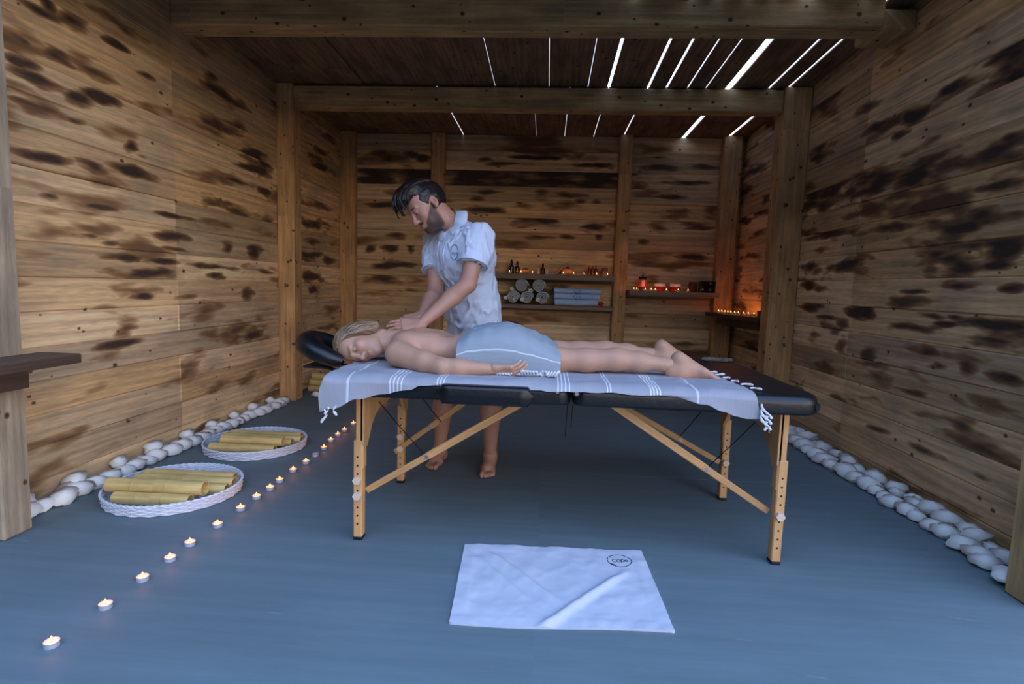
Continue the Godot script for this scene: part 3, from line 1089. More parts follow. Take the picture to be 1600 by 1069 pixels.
func table_towel() -> void:
	var t := thing("striped_towel", "grey-blue striped cotton towel spread over the massage table", "towel", Vector3(-0.02, TOP, -2.5))
	var o := -t.position
	# bottom of the hanging front edge, by pixel
	var low := []
	for q in [[500, 645], [520, 638], [560, 624], [600, 618], [640, 610], [665, 600], [682, 591], [720, 590], [835, 590], [860, 597], [890, 603], [950, 611], [1000, 616], [1060, 623], [1100, 634], [1130, 646], [1150, 653], [1170, 656]]:
		var p := on_z(q[0], q[1], -2.062)
		low.append([p.x, p.y])
	var rows := []
	var uvs := []
	var nu := 150
	var nv := 44
	var wr := noise(3.0, 2, 9)
	for v in nv + 1:
		var row := []
		var ur := []
		for u in nu + 1:
			var fu := float(u) / nu
			var fv := float(v) / nv
			# along: from the hanging left end to the skewed right end
			var xe := lerpf(0.70, 0.80, fv)
			var xs := lerpf(-0.96, xe, fu)
			var x := xs
			var y := TOP + 0.004
			var z := lerpf(-2.90, -2.05, minf(fv / 0.8, 1.0))
			# rounded pad edge on the front, then hanging
			var hang := 0.0
			var yl := interp(low, maxf(x, -0.87))
			if fv > 0.8:
				hang = (fv - 0.8) / 0.2
				z = -2.072
			var left := maxf(-0.83 - xs, 0.0)
			if left > 0:
				x = -0.845 - 0.008 * smoothstep(0.0, 0.05, left) - 0.012 * sin(left * 20.0)
				y -= maxf(left - 0.01, 0.0) * 0.95
			if fv <= 0.8:
				var near := clampf((z + 2.115) / 0.065, 0.0, 1.0)
				z = minf(z, -2.115) + sin(near * PI / 2) * 0.056 if z > -2.115 else z
				y -= (1.0 - cos(near * PI / 2)) * 0.024
			else:
				z = -2.059 + 0.006 * sin(x * 23.0) * hang
				var bottom := minf(yl, y - 0.026)
				y = lerpf(y - 0.024, bottom, hang)
			var fold := wr.get_noise_2d(x * 2.2, z * 3.0 + y) * 0.006
			y += fold + 0.004
			if x < 0.0 and x > -0.8:
				y += 0.004 * maxf(0.0, sin((x + z * 0.6) * 22.0)) * (1.0 - hang)
			row.append(Vector3(x, maxf(y, TOP + 0.002) if fv < 0.7 and left <= 0 else y, z))
			ur.append(Vector2((xs + 0.96) / 1.76, fv))
		rows.append(row)
		uvs.append(ur)
	var mb := MB.new()
	mb.sheet(rows, uvs)
	# stripes by pixel along the front edge
	var st := []
	for q in [[543, 3.5, 0.7], [609, 1.6, 1], [615, 1.6, 1], [621, 1.6, 1], [627, 1.6, 1], [683, 1.6, 0.9], [688, 1.6, 0.9], [693, 1.6, .9], [872, 1.7, 1], [878, 1.7, 1], [884, 1.7, 1], [890, 1.7, 1], [950, 1.6, 1], [955, 1.6, 1], [1018, 1.7, 1], [1023, 1.7, 1], [1028, 1.7, 1], [1033, 1.7, 1], [1092, 3.0, 0.8]]:
		var xx := on_z(q[0], 600, -2.06).x
		var hw: float = q[1] * 2.06 / FOCAL * 0.62
		st.append([(xx - hw + 0.96) / 1.76, (xx + hw + 0.96) / 1.76, q[2]])
	var m := textured(stripe_image(2048, 256, Color(0.64, 0.645, 0.675), Color(0.89, 0.89, 0.91), st), 0.95)
	m.metallic_specular = 0.2
	part("cloth", mb.done(), m, t, o)
	# fringe: right end on the table and hanging corner, and at the left corner
	for k in 16:
		var u := k / 15.0
		mb = MB.new()
		if u < 0.62:
			var w := u / 0.62
			tassel(mb, Vector3(lerpf(0.70, 0.785, w) + 0.0, TOP + 0.009, lerpf(-2.88, -2.12, w)), Vector3(0.9, 0, 0.25 + 0.3 * sin(k * 2.1)).normalized(), 0.036 + 0.012 * sin(k * 1.7), 0.0045)
		else:
			var w := (u - 0.62) / 0.38
			tassel(mb, Vector3(0.803, lerpf(0.665, 0.605, w), -2.052), Vector3(0.25 + 0.2 * sin(k * 3.0), -1, 0.05).normalized(), 0.055, 0.0045)
		part("tassel", mb.done(), M.white, t, o)
	for q in [[507, 640, 22], [524, 634, 16], [511, 636, 14]]:
		mb = MB.new()
		var p := on_z(q[0], q[1], -2.058)
		tassel(mb, p, Vector3(-0.05, -1, 0), q[2] * 2.06 / FOCAL, 0.0045)
		part("tassel", mb.done(), M.white, t, o)

# ---------------------------------------------------------------- candles
var lit_candle: Node3D
var dead_candle: Node3D

func make_candle(lit: bool) -> Node3D:
	var c := Node3D.new()
	var mb := MB.new()
	mb.lathe([Vector2(0, 0), Vector2(0.0185, 0), Vector2(0.0192, 0.001), Vector2(0.0192, 0.0155), Vector2(0.0199, 0.016), Vector2(0.0195, 0.0164), Vector2(0.0187, 0.0158), Vector2(0.0187, 0.011)], 20)
	part("cup", mb.done(), M.tin, c)
	mb = MB.new()
	mb.lathe([Vector2(0.0186, 0.002), Vector2(0.0186, 0.0125), Vector2(0.017, 0.0128), Vector2(0.0, 0.0122)], 20)
	part("wax", mb.done(), M.wax, c)
	mb = MB.new()
	mb.tube([Vector3(0, 0.012, 0), Vector3(0.0006, 0.017, 0), Vector3(0.0018, 0.019, 0)], [0.0008], 5)
	part("wick", mb.done(), M.wick, c)
	if lit:
		mb = MB.new()
		mb.lathe([Vector2(0, 0.0165), Vector2(0.0028, 0.0182), Vector2(0.0042, 0.0208), Vector2(0.0036, 0.0245), Vector2(0.0018, 0.029), Vector2(0, 0.0325)], 10)
		part("flame", mb.done(), M.flame, c)
		var l := OmniLight3D.new()
		l.name = "flame_light"
		l.light_color = Color(1.0, 0.55, 0.25)
		l.light_energy = CANDLE
		l.light_size = 0.004
		l.omni_range = 12.0
		l.omni_attenuation = 2.0
		l.shadow_enabled = true
		l.position = Vector3(0, 0.0235, 0)
		c.add_child(l)
	return c

const CANDLE := 0.0008

func candle(at: Vector3, label: String, group: String, lit := true, sc := 1.0) -> void:
	var src: Node3D = lit_candle if lit else dead_candle
	var c: Node3D = src.duplicate()
	c.name = numbered("tealight_candle")
	add_child(c)
	c.position = at
	c.rotation.y = rng.randf() * TAU
	c.scale = Vector3.ONE * sc
	tag(c, label, "candle", group)

func candles() -> void:
	lit_candle = make_candle(true)
	dead_candle = make_candle(false)
	for q in [[81, 1010], [165, 950], [223, 907], [266, 876], [297, 852], [340, 823], [376, 797], [401, 779], [422, 765], [437, 753], [458, 737], [478, 724], [506, 702], [517, 690], [528, 681], [538, 674], [552, 664], [560, 656], [591, 633], [601, 627]]:
		candle(on_y(q[0], q[1]), "lit tealight in the line across the grey floor", "lit tealights on the floor")
	candle(on_y(493, 713), "tealight without a flame in the floor line", "", false)
	for px in [796, 814, 832, 863.5, 880, 896, 912.5, 932, 949]:
		var p := on_z(px, 428, -5.90)
		candle(Vector3(p.x, 1.186, -5.88), "lit tealight along the front of the oil bottle shelf", "lit tealights on the bottle shelf", px != 863.5)
	for px in [990, 995, 1007.6, 1017, 1024, 1041, 1059, 1074.5]:
		var p := on_z(px, 452, -5.88)
		candle(Vector3(p.x, 1.046, -5.86 - (0.02 if px == 995 or px == 1024 else 0.0)), "lit tealight among the red jars on their shelf", "lit tealights on the jar shelf")
	for k in 10:
		var px: float = 970 + [1062, 1096, 1130, 1163, 1196, 1237, 1277, 1337, 1386, 1448][k] / 6.957
		var u := k / 9.0
		var z := lerpf(-5.88, -5.40, u)
		var p := on_z(px, 488, z)
		candle(Vector3(p.x, CORNER, z), "lit tealight in the close row on the corner shelf", "lit tealights on the corner shelf")

const CORNER := 0.845

# ---------------------------------------------------------------- stones, trays, bamboo
var pebbles := []

func make_pebbles() -> void:
	for k in 6:
		var nz := noise(1.3, 2, 60 + k)
		var mb := MB.new()
		var rows := []
		var uvs := []
		for a in 9:
			var th := PI * a / 8
			var row := []
			var ur := []
			for b in 13:
				var ph := TAU * (b % 12) / 12
				var d := Vector3(sin(th) * cos(ph), cos(th), sin(th) * sin(ph))
				var r := 1.0 + nz.get_noise_3dv(d * 0.9) * 0.38
				row.append(d * r * Vector3(1.0, 0.44 + 0.07 * k / 5.0, 0.76))
				ur.append(Vector2(b / 12.0, a / 8.0))
			rows.append(row)
			uvs.append(ur)
		mb.sheet(rows, uvs)
		for q in mb.n.size():
			if mb.n[q].dot(mb.v[q]) < 0 or mb.n[q] == Vector3.ZERO:
				mb.n[q] = mb.v[q].normalized()
		pebbles.append(mb.done())

func pebble(at: Vector3, size: float, turn: float, tilt: float, label: String, group: String) -> void:
	var o := single("white_pebble", pebbles[rng.randi() % 6], M.stone, label, "pebble", at, group)
	o.rotation = Vector3(tilt * cos(turn), turn, tilt * sin(turn))
	o.scale = Vector3.ONE * size

func stones() -> void:
	make_pebbles()
	var la := "smooth white pebble in the row beside the wicker trays"
	var z := -2.16
	var k := 0
	while z > -4.56:
		var s := rng.randf_range(0.055, 0.072)
		pebble(Vector3(-2.195 + rng.randf_range(-0.012, 0.012), s * 0.46, z), s, rng.randf_range(0.2, 2.2), rng.randf_range(-0.2, 0.2), la, "pebbles beside the trays")
		if k % 3 == 0:
			pebble(Vector3(-2.247, 0.055 + rng.randf() * 0.012, z - 0.04), s * 0.82, rng.randf_range(1.0, 2.0), 0.25, la, "pebbles beside the trays")
		z -= s * 1.42
		k += 1
	var ra := "smooth white pebble in the double row along the dark wall"
	z = -2.10
	k = 0
	while z > -5.9:
		var s := rng.randf_range(0.050, 0.080)
		pebble(Vector3(1.79 + rng.randf_range(-0.02, 0.02), s * 0.45, z + rng.randf_range(-0.02, 0.02)), s, rng.randf_range(-2.2, 0.3), rng.randf_range(-0.2, 0.2), ra, "pebbles along the dark wall")
		var s2 := rng.randf_range(0.042, 0.074)
		pebble(Vector3(1.90 + rng.randf_range(-0.02, 0.02), s2 * 0.45 + rng.randf_range(0.0, 0.022), z - 0.045 + rng.randf_range(-0.03, 0.03)), s2, rng.randf_range(-2.2, 0.3), rng.randf_range(-0.4, 0.4), ra, "pebbles along the dark wall")
		if z - s * 1.5 < -4.55 and z > -4.9:
			z = -4.93
		else:
			z -= s * 1.5
		k += 1
	for q in 3:
		pebble(Vector3(-2.05 + 0.075 * q, 0.03, -4.84 - 0.05 * q), 0.048, 0.4 + q, 0.1, "white pebble at the foot of the bamboo heap", "pebbles by the bamboo heap")
	# low plinth in the corner with a few pebbles
	var mb := MB.new()
	mb.box(Vector3(1.22, 0.0, ZB + 0.01), Vector3(1.755, 0.33, -5.80), 0.006, func(p: Vector3): return Vector2(p.x / 4.0, p.z / 4.0))
	single("low_plinth", mb.done(), M.floor, "low grey plinth in the back corner under the jar shelf", "plinth")
	for q in [[1103, 556], [1109, 554], [1115, 557], [1121, 559], [1128, 558], [1135, 555], [1141, 560]]:
		var p := on_z(q[0], q[1], -5.88)
		pebble(Vector3(p.x, 0.33 + 0.030, -5.88), 0.042, rng.randf() * 3, 0.1, "white pebble resting on the low grey plinth", "pebbles on the plinth")

func bamboo(L: float, r: float, nodes: Array) -> ArrayMesh:
	# hollow culm along x, from -L/2 to L/2
	var mb := MB.new()
	var prof := []
	var stops := []
	var k := 0.0
	while k <= 1.0001:
		stops.append(k)
		k += 0.04
	for nd in nodes:
		stops.append_array([nd - 0.012, nd - 0.005, nd, nd + 0.005, nd + 0.012])
	stops.sort()
	for s in stops:
		var rr := r
		for nd in nodes:
			var d: float = absf(s - nd)
			if d < 0.003:
				rr *= 0.965
			elif d < 0.008:
				rr *= 1.06
		prof.append(Vector2(rr, clampf(s, 0, 1) * L))
	mb.lathe(prof, 18)
	var inner := [Vector2(r, L), Vector2(r * 0.93, L + 0.0008), Vector2(r * 0.82, L), Vector2(r * 0.8, L - 0.09), Vector2(0.0, L - 0.092)]
	mb.lathe(inner, 18)
	mb.lathe([Vector2(0, 0.09), Vector2(r * 0.8, 0.09), Vector2(r * 0.82, 0.0), Vector2(r, 0.0)], 18)
	var turn := Basis(Vector3(0, 0, 1), -PI / 2)
	for q in mb.v.size():
		mb.v[q] = turn * (mb.v[q] - Vector3(0, L / 2, 0))
		mb.n[q] = turn * mb.n[q]
		var old := mb.t[q]
		mb.t[q] = Vector2(mb.v[q].x * 1.2, old.x * 1.0)
	return mb.done()

func tray(at: Vector3, r: float, label: String) -> void:
	var t := thing("wicker_tray", label, "tray", at, "")
	# base: strips passing over and under each other
	var m := MB.new()
	var pitch := 0.0165
	var n := int(r / pitch)
	for dir in 2:
		for k in range(-n, n + 1):
			var a := k * pitch
			var half := sqrt(maxf(r * r - a * a, 0.0)) - 0.004
			if half < 0.02:
				continue
			var steps := maxi(4, int(half * 2 / pitch) * 2)
			var rows := [[], []]
			var uvs := [[], []]
			for s in steps + 1:
				var b := lerpf(-half, half, float(s) / steps)
				var j := b / pitch
				var y := 0.010 + 0.0016 * cos(j * PI + PI * (k + dir))
				for e in 2:
					var w := a + (e - 0.5) * 0.0105
					rows[e].append(Vector3(b, y, w) if dir == 0 else Vector3(w, y, b))
					uvs[e].append(Vector2(b, w))
			m.sheet(rows, uvs)
	for q in m.n.size():
		if m.n[q].y < 0:
			m.n[q] = -m.n[q]
	part("woven_base", m.done(), M.wicker, t)
	# wall of stacked canes weaving round stakes
	for k in 5:
		m = MB.new()
		var ps := []
		for s in 97:
			var a := TAU * s / 96
			var rr := r + 0.004 * cos(a * 24 + PI * k) - 0.004 + 0.004 * k * 0.3
			ps.append(Vector3(cos(a) * rr, 0.006 + k * 0.0085, sin(a) * rr))
		m.tube(ps, [0.0048], 6, false)
		part("cane", m.done(), M.wicker, t)
	m = MB.new()
	for s in 48:
		var a := TAU * s / 48
		m.tube([Vector3(cos(a) * (r - 0.003), 0.004, sin(a) * (r - 0.003)), Vector3(cos(a) * (r + 0.002), 0.046, sin(a) * (r + 0.002))], [0.0028], 5)
	part("stakes", m.done(), M.wicker, t).set_meta("kind", "stuff")
	m = MB.new()
	for w in 2:
		var ps := []
		for s in 161:
			var a := TAU * s / 160
			var tw := a * 30 + PI * w
			ps.append(Vector3(cos(a) * (r + 0.003 + 0.0035 * cos(tw)), 0.0495 + 0.0035 * sin(tw), sin(a) * (r + 0.003 + 0.0035 * cos(tw))))
		m.tube(ps, [0.0045], 6, false)
	part("rim", m.done(), M.wicker, t)

func trays() -> void:
	tray(Vector3(-1.776, 0, -2.522), 0.292, "round white wicker tray next to the entrance post")
	tray(Vector3(-1.789, 0, -3.306), 0.292, "round white wicker tray nearer the orange-toned post")
	var e := [
		[[610, 758, 975, 793, .030, .012], [580, 790, 975, 828, .031, .012], [520, 815, 950, 848, .028, .012], [480, 828, 895, 862, .034, .046], [480, 866, 850, 893, .028, .012]],
		[[975, 593, 1260, 618, .028, .012], [935, 618, 1270, 643, .029, .012], [940, 634, 1205, 652, .028, .012], [940, 643, 1185, 658, .029, .044], [865, 665, 1190, 686, .028, .012]]]
	var L := ["bamboo stick lying in the tray next to the entrance post", "bamboo stick lying in the tray nearer the orange-toned post"]
	for s in 2:
		var slot := 0
		# lay them side by side by their height in the picture
		var zs := [[-2.645, -2.57, -2.495, -2.395, -2.345], [-3.435, -3.36, -3.285, -3.20, -3.14]]
		for q in e[s]:
			var p0 := on_y(q[0] / 2.673, 450 + q[1] / 2.673, 0.05)
			var p1 := on_y(q[2] / 2.673, 450 + q[3] / 2.673, 0.05)
			var r: float = q[4]
			var half := sqrt(0.284 * 0.284 - pow(maxf(absf(zs[s][slot] - (-2.522 if s == 0 else -3.306)), 0.0) + r, 2.0))
			var cx := -1.776 if s == 0 else -1.789
			var x0 := clampf(p0.x, cx - half + 0.006, cx)
			var x1 := clampf(p1.x, cx, cx + half - 0.006)
			var len := x1 - x0
			var o := single("bamboo_stick", bamboo(len, r, [0.12 + 0.05 * slot, 0.62 + 0.04 * (slot % 3)]), M.bamboo, L[s], "bamboo", Vector3((x0 + x1) / 2, q[5] + r + 0.0005, zs[s][slot]), "bamboo in the trays" if s == 0 else "bamboo in the far tray")
			o.rotation.y = 0.03
			slot += 1
	# heap behind the square post
	var hp := [[-1.98, 0.034, -5.02, 0.15], [-1.97, 0.034, -5.10, 0.1], [-1.98, 0.034, -5.18, 0.05], [-1.98, 0.089, -5.06, 0.12], [-1.97, 0.089, -5.14, 0.1], [-1.97, 0.144, -5.10, 0.06]]
	for q in hp:
		var o := single("bamboo_stick", bamboo(0.46, 0.03, [0.2, 0.7]), M.bamboo, "bamboo stick in the heap behind the orange-toned post", "bamboo", Vector3(q[0], q[1], q[2]), "bamboo in the heap")
		o.rotation.y = -q[3]

# ---------------------------------------------------------------- floor towel
func stroke(im: Image, ps: Array, r: float, c: Color) -> void:
	for k in ps.size() - 1:
		var a: Vector2 = ps[k]
		var b: Vector2 = ps[k + 1]
		var n := int((b - a).length() / 0.7) + 1
		for s in n + 1:
			var p := a.lerp(b, float(s) / n)
			for y in range(int(p.y - r - 1), int(p.y + r + 2)):
				for x in range(int(p.x - r - 1), int(p.x + r + 2)):
					if x >= 0 and y >= 0 and x < im.get_width() and y < im.get_height():
						var d := Vector2(x, y).distance_to(p)
						if d < r + 0.5:
							im.set_pixel(x, y, im.get_pixel(x, y).lerp(c, clampf(r + 0.5 - d, 0, 1)))

func arc(c: Vector2, rx: float, ry: float, a0: float, a1: float, n := 24) -> Array:
	var out := []
	for k in n + 1:
		var a := lerpf(a0, a1, float(k) / n)
		out.append(c + Vector2(cos(a) * rx, sin(a) * ry))
	return out

# the emblem printed on the textiles: a ring with a leaf-shaped stroke and small looped letters
func emblem(im: Image, c: Vector2, R: float, ink: Color) -> void:
	stroke(im, arc(c, R, R, -2.5, 2.05, 60), R * 0.035, ink)
	stroke(im, arc(c, R, R, 2.7, 3.6, 20), R * 0.03, ink)
	for k in 9:
		var u := k / 8.0
		stroke(im, [c + Vector2(-0.93 + 0.55 * u, 0.42 + 0.52 * u) * R, c + Vector2(-0.93 + 0.55 * u, 0.42 + 0.52 * u) * R + Vector2(0.02, 0.02) * R], R * (0.02 + 0.10 * sin(u * PI)), ink)
	stroke(im, arc(c + Vector2(-0.42, 0.05) * R, R * 0.16, R * 0.20, 0.6, 5.4), R * 0.03, ink)      # c
	stroke(im, arc(c + Vector2(-0.08, 0.05) * R, R * 0.15, R * 0.19, 0, TAU), R * 0.03, ink)        # o
	stroke(im, [c + Vector2(0.16, -0.15) * R, c + Vector2(0.13, 0.42) * R], R * 0.03, ink)
	stroke(im, arc(c + Vector2(0.27, 0.02) * R, R * 0.13, R * 0.17, -2.6, 2.4), R * 0.03, ink)      # p
	stroke(im, arc(c + Vector2(0.56, 0.06) * R, R * 0.12, R * 0.16, -0.2, 5.6), R * 0.03, ink)      # e
	stroke(im, [c + Vector2(0.45, 0.06) * R, c + Vector2(0.68, 0.04) * R], R * 0.025, ink)

func floor_towel() -> void:
	var W := 700
	var H := 520
	var im := Image.create(W, H, false, Image.FORMAT_RGB8)
	im.fill(Color(0.77, 0.785, 0.83))
	emblem(im, Vector2(598, 88), 46, Color(0.16, 0.17, 0.2))
	var m := textured(im, 0.95)
	m.metallic_specular = 0.2
	var A := on_y(726, 853)
	var B := on_y(1002, 862)
	var C := on_y(1055, 992)
	var D := on_y(702, 975)
	var nz := noise(2.2, 3, 14)
	var rows := []
	var uvs := []
	for v in 61:
		var row := []
		var ur := []
		for u in 81:
			var fu := u / 80.0
			var fv := v / 60.0
			var p := A.lerp(B, fu).lerp(D.lerp(C, fu), fv)
			p += Vector3(0, 0, 0.012 * sin(fu * 5.0 + 0.4) * (fv - 0.3))
			var y := 0.005
			# creases seen in the photograph: one from upper right to the lower middle, two from the upper left
			var d1 := (fu - lerpf(0.86, 0.45, clampf((fv - 0.35) / 0.6, 0, 1.1)))
			y += 0.016 * exp(-pow(d1 / 0.030, 2)) * smoothstep(0.25, 0.5, fv) * (1.0 - smoothstep(0.97, 1.0, fv) * 0.7)
			var d2 := fu - lerpf(0.10, 0.50, clampf((fv - 0.05) / 0.7, 0, 1))
			y += 0.011 * exp(-pow(d2 / 0.03, 2)) * smoothstep(0.02, 0.2, fv) * (1.0 - smoothstep(0.6, 0.8, fv))
			var d3 := fu - lerpf(0.08, 0.36, clampf((fv - 0.2) / 0.55, 0, 1))
			y += 0.009 * exp(-pow(d3 / 0.028, 2)) * smoothstep(0.15, 0.3, fv) * (1.0 - smoothstep(0.6, 0.75, fv))
			y += maxf(nz.get_noise_2d(fu * 2.2, fv * 1.6) * 0.006, -0.003)
			# hem: a flat woven border
			if fu < 0.07 or fu > 0.93 or fv < 0.10 or fv > 0.90:
				y += 0.0015
			row.append(Vector3(p.x, maxf(y, 0.003), p.z))
			ur.append(Vector2(fu, fv))
		rows.append(row)
		uvs.append(ur)
	var mb := MB.new()
	mb.sheet(rows, uvs)
	# edge down to the floor
	var rim := []
	for u in 81: rim.append(rows[0][u])
	for v in range(1, 61): rim.append(rows[v][80])
	for u in range(79, -1, -1): rim.append(rows[60][u])
	for v in range(59, -1, -1): rim.append(rows[v][0])
	var low := []
	var u1 := []
	for p in rim:
		low.append(Vector3(p.x, 0.0005, p.z))
		u1.append(Vector2(0.01, 0.01))
	mb.sheet([rim, low], [u1, u1])
	single("bath_mat", mb.done(), m, "creased white towelling mat with a round printed emblem on the floor", "towel")

# ---------------------------------------------------------------- shelves and what stands on them
func shelf(called: String, label: String, lo: Vector3, hi: Vector3, m: Material, fascia := 0.0) -> Node3D:
	var t := thing(called, label, "shelf", Vector3((lo.x + hi.x) / 2, lo.y, lo.z))
	var o := -t.position
	var mb := MB.new()
	beam_box(mb, lo, hi, 0.004)
	part("board", mb.done(), m, t, o)
	mb = MB.new()
	beam_box(mb, Vector3(lo.x + 0.01, lo.y - 0.03, lo.z), Vector3(hi.x - 0.01, lo.y, lo.z + 0.03), 0.003)
	part("batten", mb.done(), m, t, o)
	return t

func lathe_thing(called: String, label: String, cat: String, at: Vector3, parts: Array) -> Node3D:
	var t := thing(called, label, cat, at)
	for p in parts:
		var mb := MB.new()
		mb.lathe(p[1], 18)
		part(p[0], mb.done(), p[2], t)
	return t

func V(list: Array) -> Array:
	var out := []
	for k in range(0, list.size(), 2):
		out.append(Vector2(list[k], list[k + 1]))
	return out

func bottle(at: Vector3, s: float, label: String, body: Material, capm: Material) -> void:
	lathe_thing("oil_bottle", label, "bottle", at, [
		["body", V([0, 0, 0.026 * s, 0, 0.028 * s, 0.004 * s, 0.028 * s, 0.065 * s, 0.024 * s, 0.078 * s, 0.011 * s, 0.086 * s, 0.010 * s, 0.098 * s, 0, 0.098 * s]), body],
		["cap", V([0, 0.094 * s, 0.0135 * s, 0.094 * s, 0.0135 * s, 0.122 * s, 0.008 * s, 0.128 * s, 0.006 * s, 0.142 * s, 0, 0.143 * s]), capm]])

func flower(at: Vector3, c: Color, label: String, group := "", r := 0.022) -> void:
	var t := thing("blossom", label, "flower", at + Vector3(0, r * 0.7, 0), group)
	t.rotation.x = 1.0
	for k in 5:
		var mb := MB.new()
		var a := TAU * k / 5
		var d := Vector3(cos(a), 0.35, sin(a)).normalized()
		mb.tube([Vector3.ZERO + d * 0.002, d * r * 0.5, d * r], [r * 0.15, r * 0.48, r * 0.1], 8, true, 0.35)
		part("petal", mb.done(), mat(c, 0.6), t)
	var mb2 := MB.new()
	mb2.lathe([Vector2(0, 0.0), Vector2(r * 0.2, r * 0.1), Vector2(0, r * 0.3)], 8)
	part("centre", mb2.done(), mat(Color(0.85, 0.7, 0.3), 0.6), t)

func rolled_towel(at: Vector3, r: float, L: float, label: String) -> void:
	# spiral roll, axis along z
	var mb := MB.new()
	var rows := [[], [], [], []]
	var uvs := [[], [], [], []]
	var turns := 3.2
	var n := 90
	for k in n + 1:
		var u := float(k) / n
		var a := u * turns * TAU
		var rr := lerpf(r, 0.012, u) + 0.002 * sin(a * 3.0)
		var p := Vector2(cos(a), sin(a)) * rr
		var q := Vector2(cos(a), sin(a)) * (rr - 0.013)
		rows[0].append(Vector3(q.x, q.y + r, 0.002))
		rows[1].append(Vector3(p.x, p.y + r, 0.0))
		rows[2].append(Vector3(p.x, p.y + r, -L))
		rows[3].append(Vector3(q.x, q.y + r, -L))
		for e in 4:
			uvs[e].append(Vector2(u, e))
	mb.sheet([rows[0], rows[1]], [uvs[0], uvs[1]])
	mb.sheet([rows[1], rows[2]], [uvs[1], uvs[2]])
	mb.sheet([rows[2], rows[3]], [uvs[2], uvs[3]])
	single("rolled_towel", mb.done(), M.grey_towel, label, "towel", at, "rolled towels on the shelf")

func shelves() -> void:
	var zF := -5.84
	shelf("wall_shelf", "narrow wooden wall shelf lined with oil bottles and tealights", Vector3(-1.145, 1.128, ZB + 0.008), Vector3(0.695, 1.186, zF), M.shelf)
	shelf("wall_shelf", "wooden wall shelf holding rolled grey towels", Vector3(-1.145, 0.822, ZB + 0.008), Vector3(0.695, 0.866, zF), M.shelf)
	shelf("wall_shelf", "wooden wall shelf with red jars and a reed diffuser", Vector3(0.84, 0.992, ZB + 0.008), Vector3(1.755, 1.046, zF), M.shelf)
	# corner shelf: triangular board between the corner post and the square post
	var t := thing("corner_shelf", "corner shelf carrying a close row of burning tealights", "shelf", Vector3(1.75, CORNER - 0.05, -5.6))
	var mb := MB.new()
	var y := CORNER - 0.02
	mb.plate(PackedVector2Array([Vector2(1.66, -5.97), Vector2(1.995, -5.97), Vector2(1.995, -4.95), Vector2(1.82, -4.95)]), Vector3(0, y, 0), Vector3(1, 0, 0), Vector3(0, 0, 1), Vector3(0, 1, 0), 0.04)
	part("board", mb.done(), M.dark_shelf, t, -t.position)
	mb = MB.new()
	mb.plate(PackedVector2Array([Vector2(1.76, -5.9), Vector2(1.995, -5.9), Vector2(1.995, -5.05), Vector2(1.87, -5.05)]), Vector3(0, y - 0.06, 0), Vector3(1, 0, 0), Vector3(0, 0, 1), Vector3(0, 1, 0), 0.08)
	part("apron", mb.done(), M.dark_shelf, t, -t.position)
	# ledge on the entrance post
	var en := thing("entrance_ledge", "dark brown wooden ledge fixed to the entrance post", "shelf", Vector3(-2.0, 0.69, -1.9))
	mb = MB.new()
	beam_box(mb, Vector3(-2.08, 0.689, -2.155), Vector3(-1.90, 0.727, -1.45), 0.004)
	part("board", mb.done(), M.dark_shelf, en, -en.position)
	mb = MB.new()
	beam_box(mb, Vector3(-2.08, 0.605, -2.02), Vector3(-2.0, 0.689, -1.5), 0.003)
	part("bracket", mb.done(), M.dark_shelf, en, -en.position)

	var dark := mat(Color(0.13, 0.08, 0.05), 0.15)
	var amber := mat(Color(0.32, 0.15, 0.06), 0.15)
	var clear := mat(Color(0.80, 0.80, 0.76), 0.2)
	var wood := mat(Color(0.70, 0.53, 0.37), 0.55)
	var s1 := 1.186
	var zz := -5.98
	var at := func(px: float, sy: float, z: float) -> Vector3:
		var p := on_z(px, 425, z)
		return Vector3(p.x, sy, z)
	bottle(at.call(799, s1, -6.0), 1.05, "tall dark oil bottle at the man's end of the shelf", dark, M.black)
	bottle(at.call(808, s1, -5.95), 0.92, "shorter dark oil bottle with a pale label", dark, M.black)
	lathe_thing("wooden_bowl", "small low wooden bowl beside the dark oil bottles", "bowl", at.call(821, s1, zz), [["bowl", V([0, 0, 0.03, 0, 0.048, 0.02, 0.055, 0.045, 0.05, 0.045, 0.043, 0.022, 0, 0.01]), wood], ["stones", V([0.045, 0.035, 0.03, 0.055, 0.01, 0.06, 0, 0.06]), dark]])
	bottle(at.call(841.5, s1, zz), 0.50, "tiny clear bottle with white cap beside the amber bottle", clear, M.white)
	bottle(at.call(848, s1, -6.02), 0.86, "amber bottle with a black cap between two tiny clear ones", amber, M.black)
	bottle(at.call(854, s1, zz), 0.50, "tiny clear bottle with white cap near the wooden stick", clear, M.white)
	mb = MB.new()
	var ps: Vector3 = at.call(868, s1 + 0.012, -5.95)
	mb.tube([ps, ps + Vector3(0.04, 0.04, -0.01), ps + Vector3(0.075, 0.085, -0.03)], [0.007, 0.008, 0.012], 10)
	single("wooden_pestle", mb.done(), wood, "wooden massage stick leaning on the larger bowl", "stick")
	lathe_thing("wooden_bowl", "larger pale wooden bowl with a dark lid knob", "bowl", at.call(887, s1, zz - 0.02), [["bowl", V([0, 0, 0.05, 0, 0.07, 0.03, 0.066, 0.062, 0.05, 0.072, 0.0, 0.074]), wood], ["knob", V([0.02, 0.072, 0.02, 0.085, 0, 0.09]), dark]])
	for k in 3:
		lathe_thing("amber_vial", ["slim amber vial, first beside the larger bowl", "slim amber vial, middle one of three", "slim amber vial nearest the glass jar"][k], "bottle", at.call(921 + k * 5, s1, zz), [["body", V([0, 0, 0.016, 0, 0.017, 0.003, 0.017, 0.072, 0.008, 0.080, 0.008, 0.088, 0, 0.088]), amber], ["cap", V([0.0095, 0.084, 0.0095, 0.102, 0, 0.103]), mat(Color(0.55, 0.36, 0.2), 0.5)]])
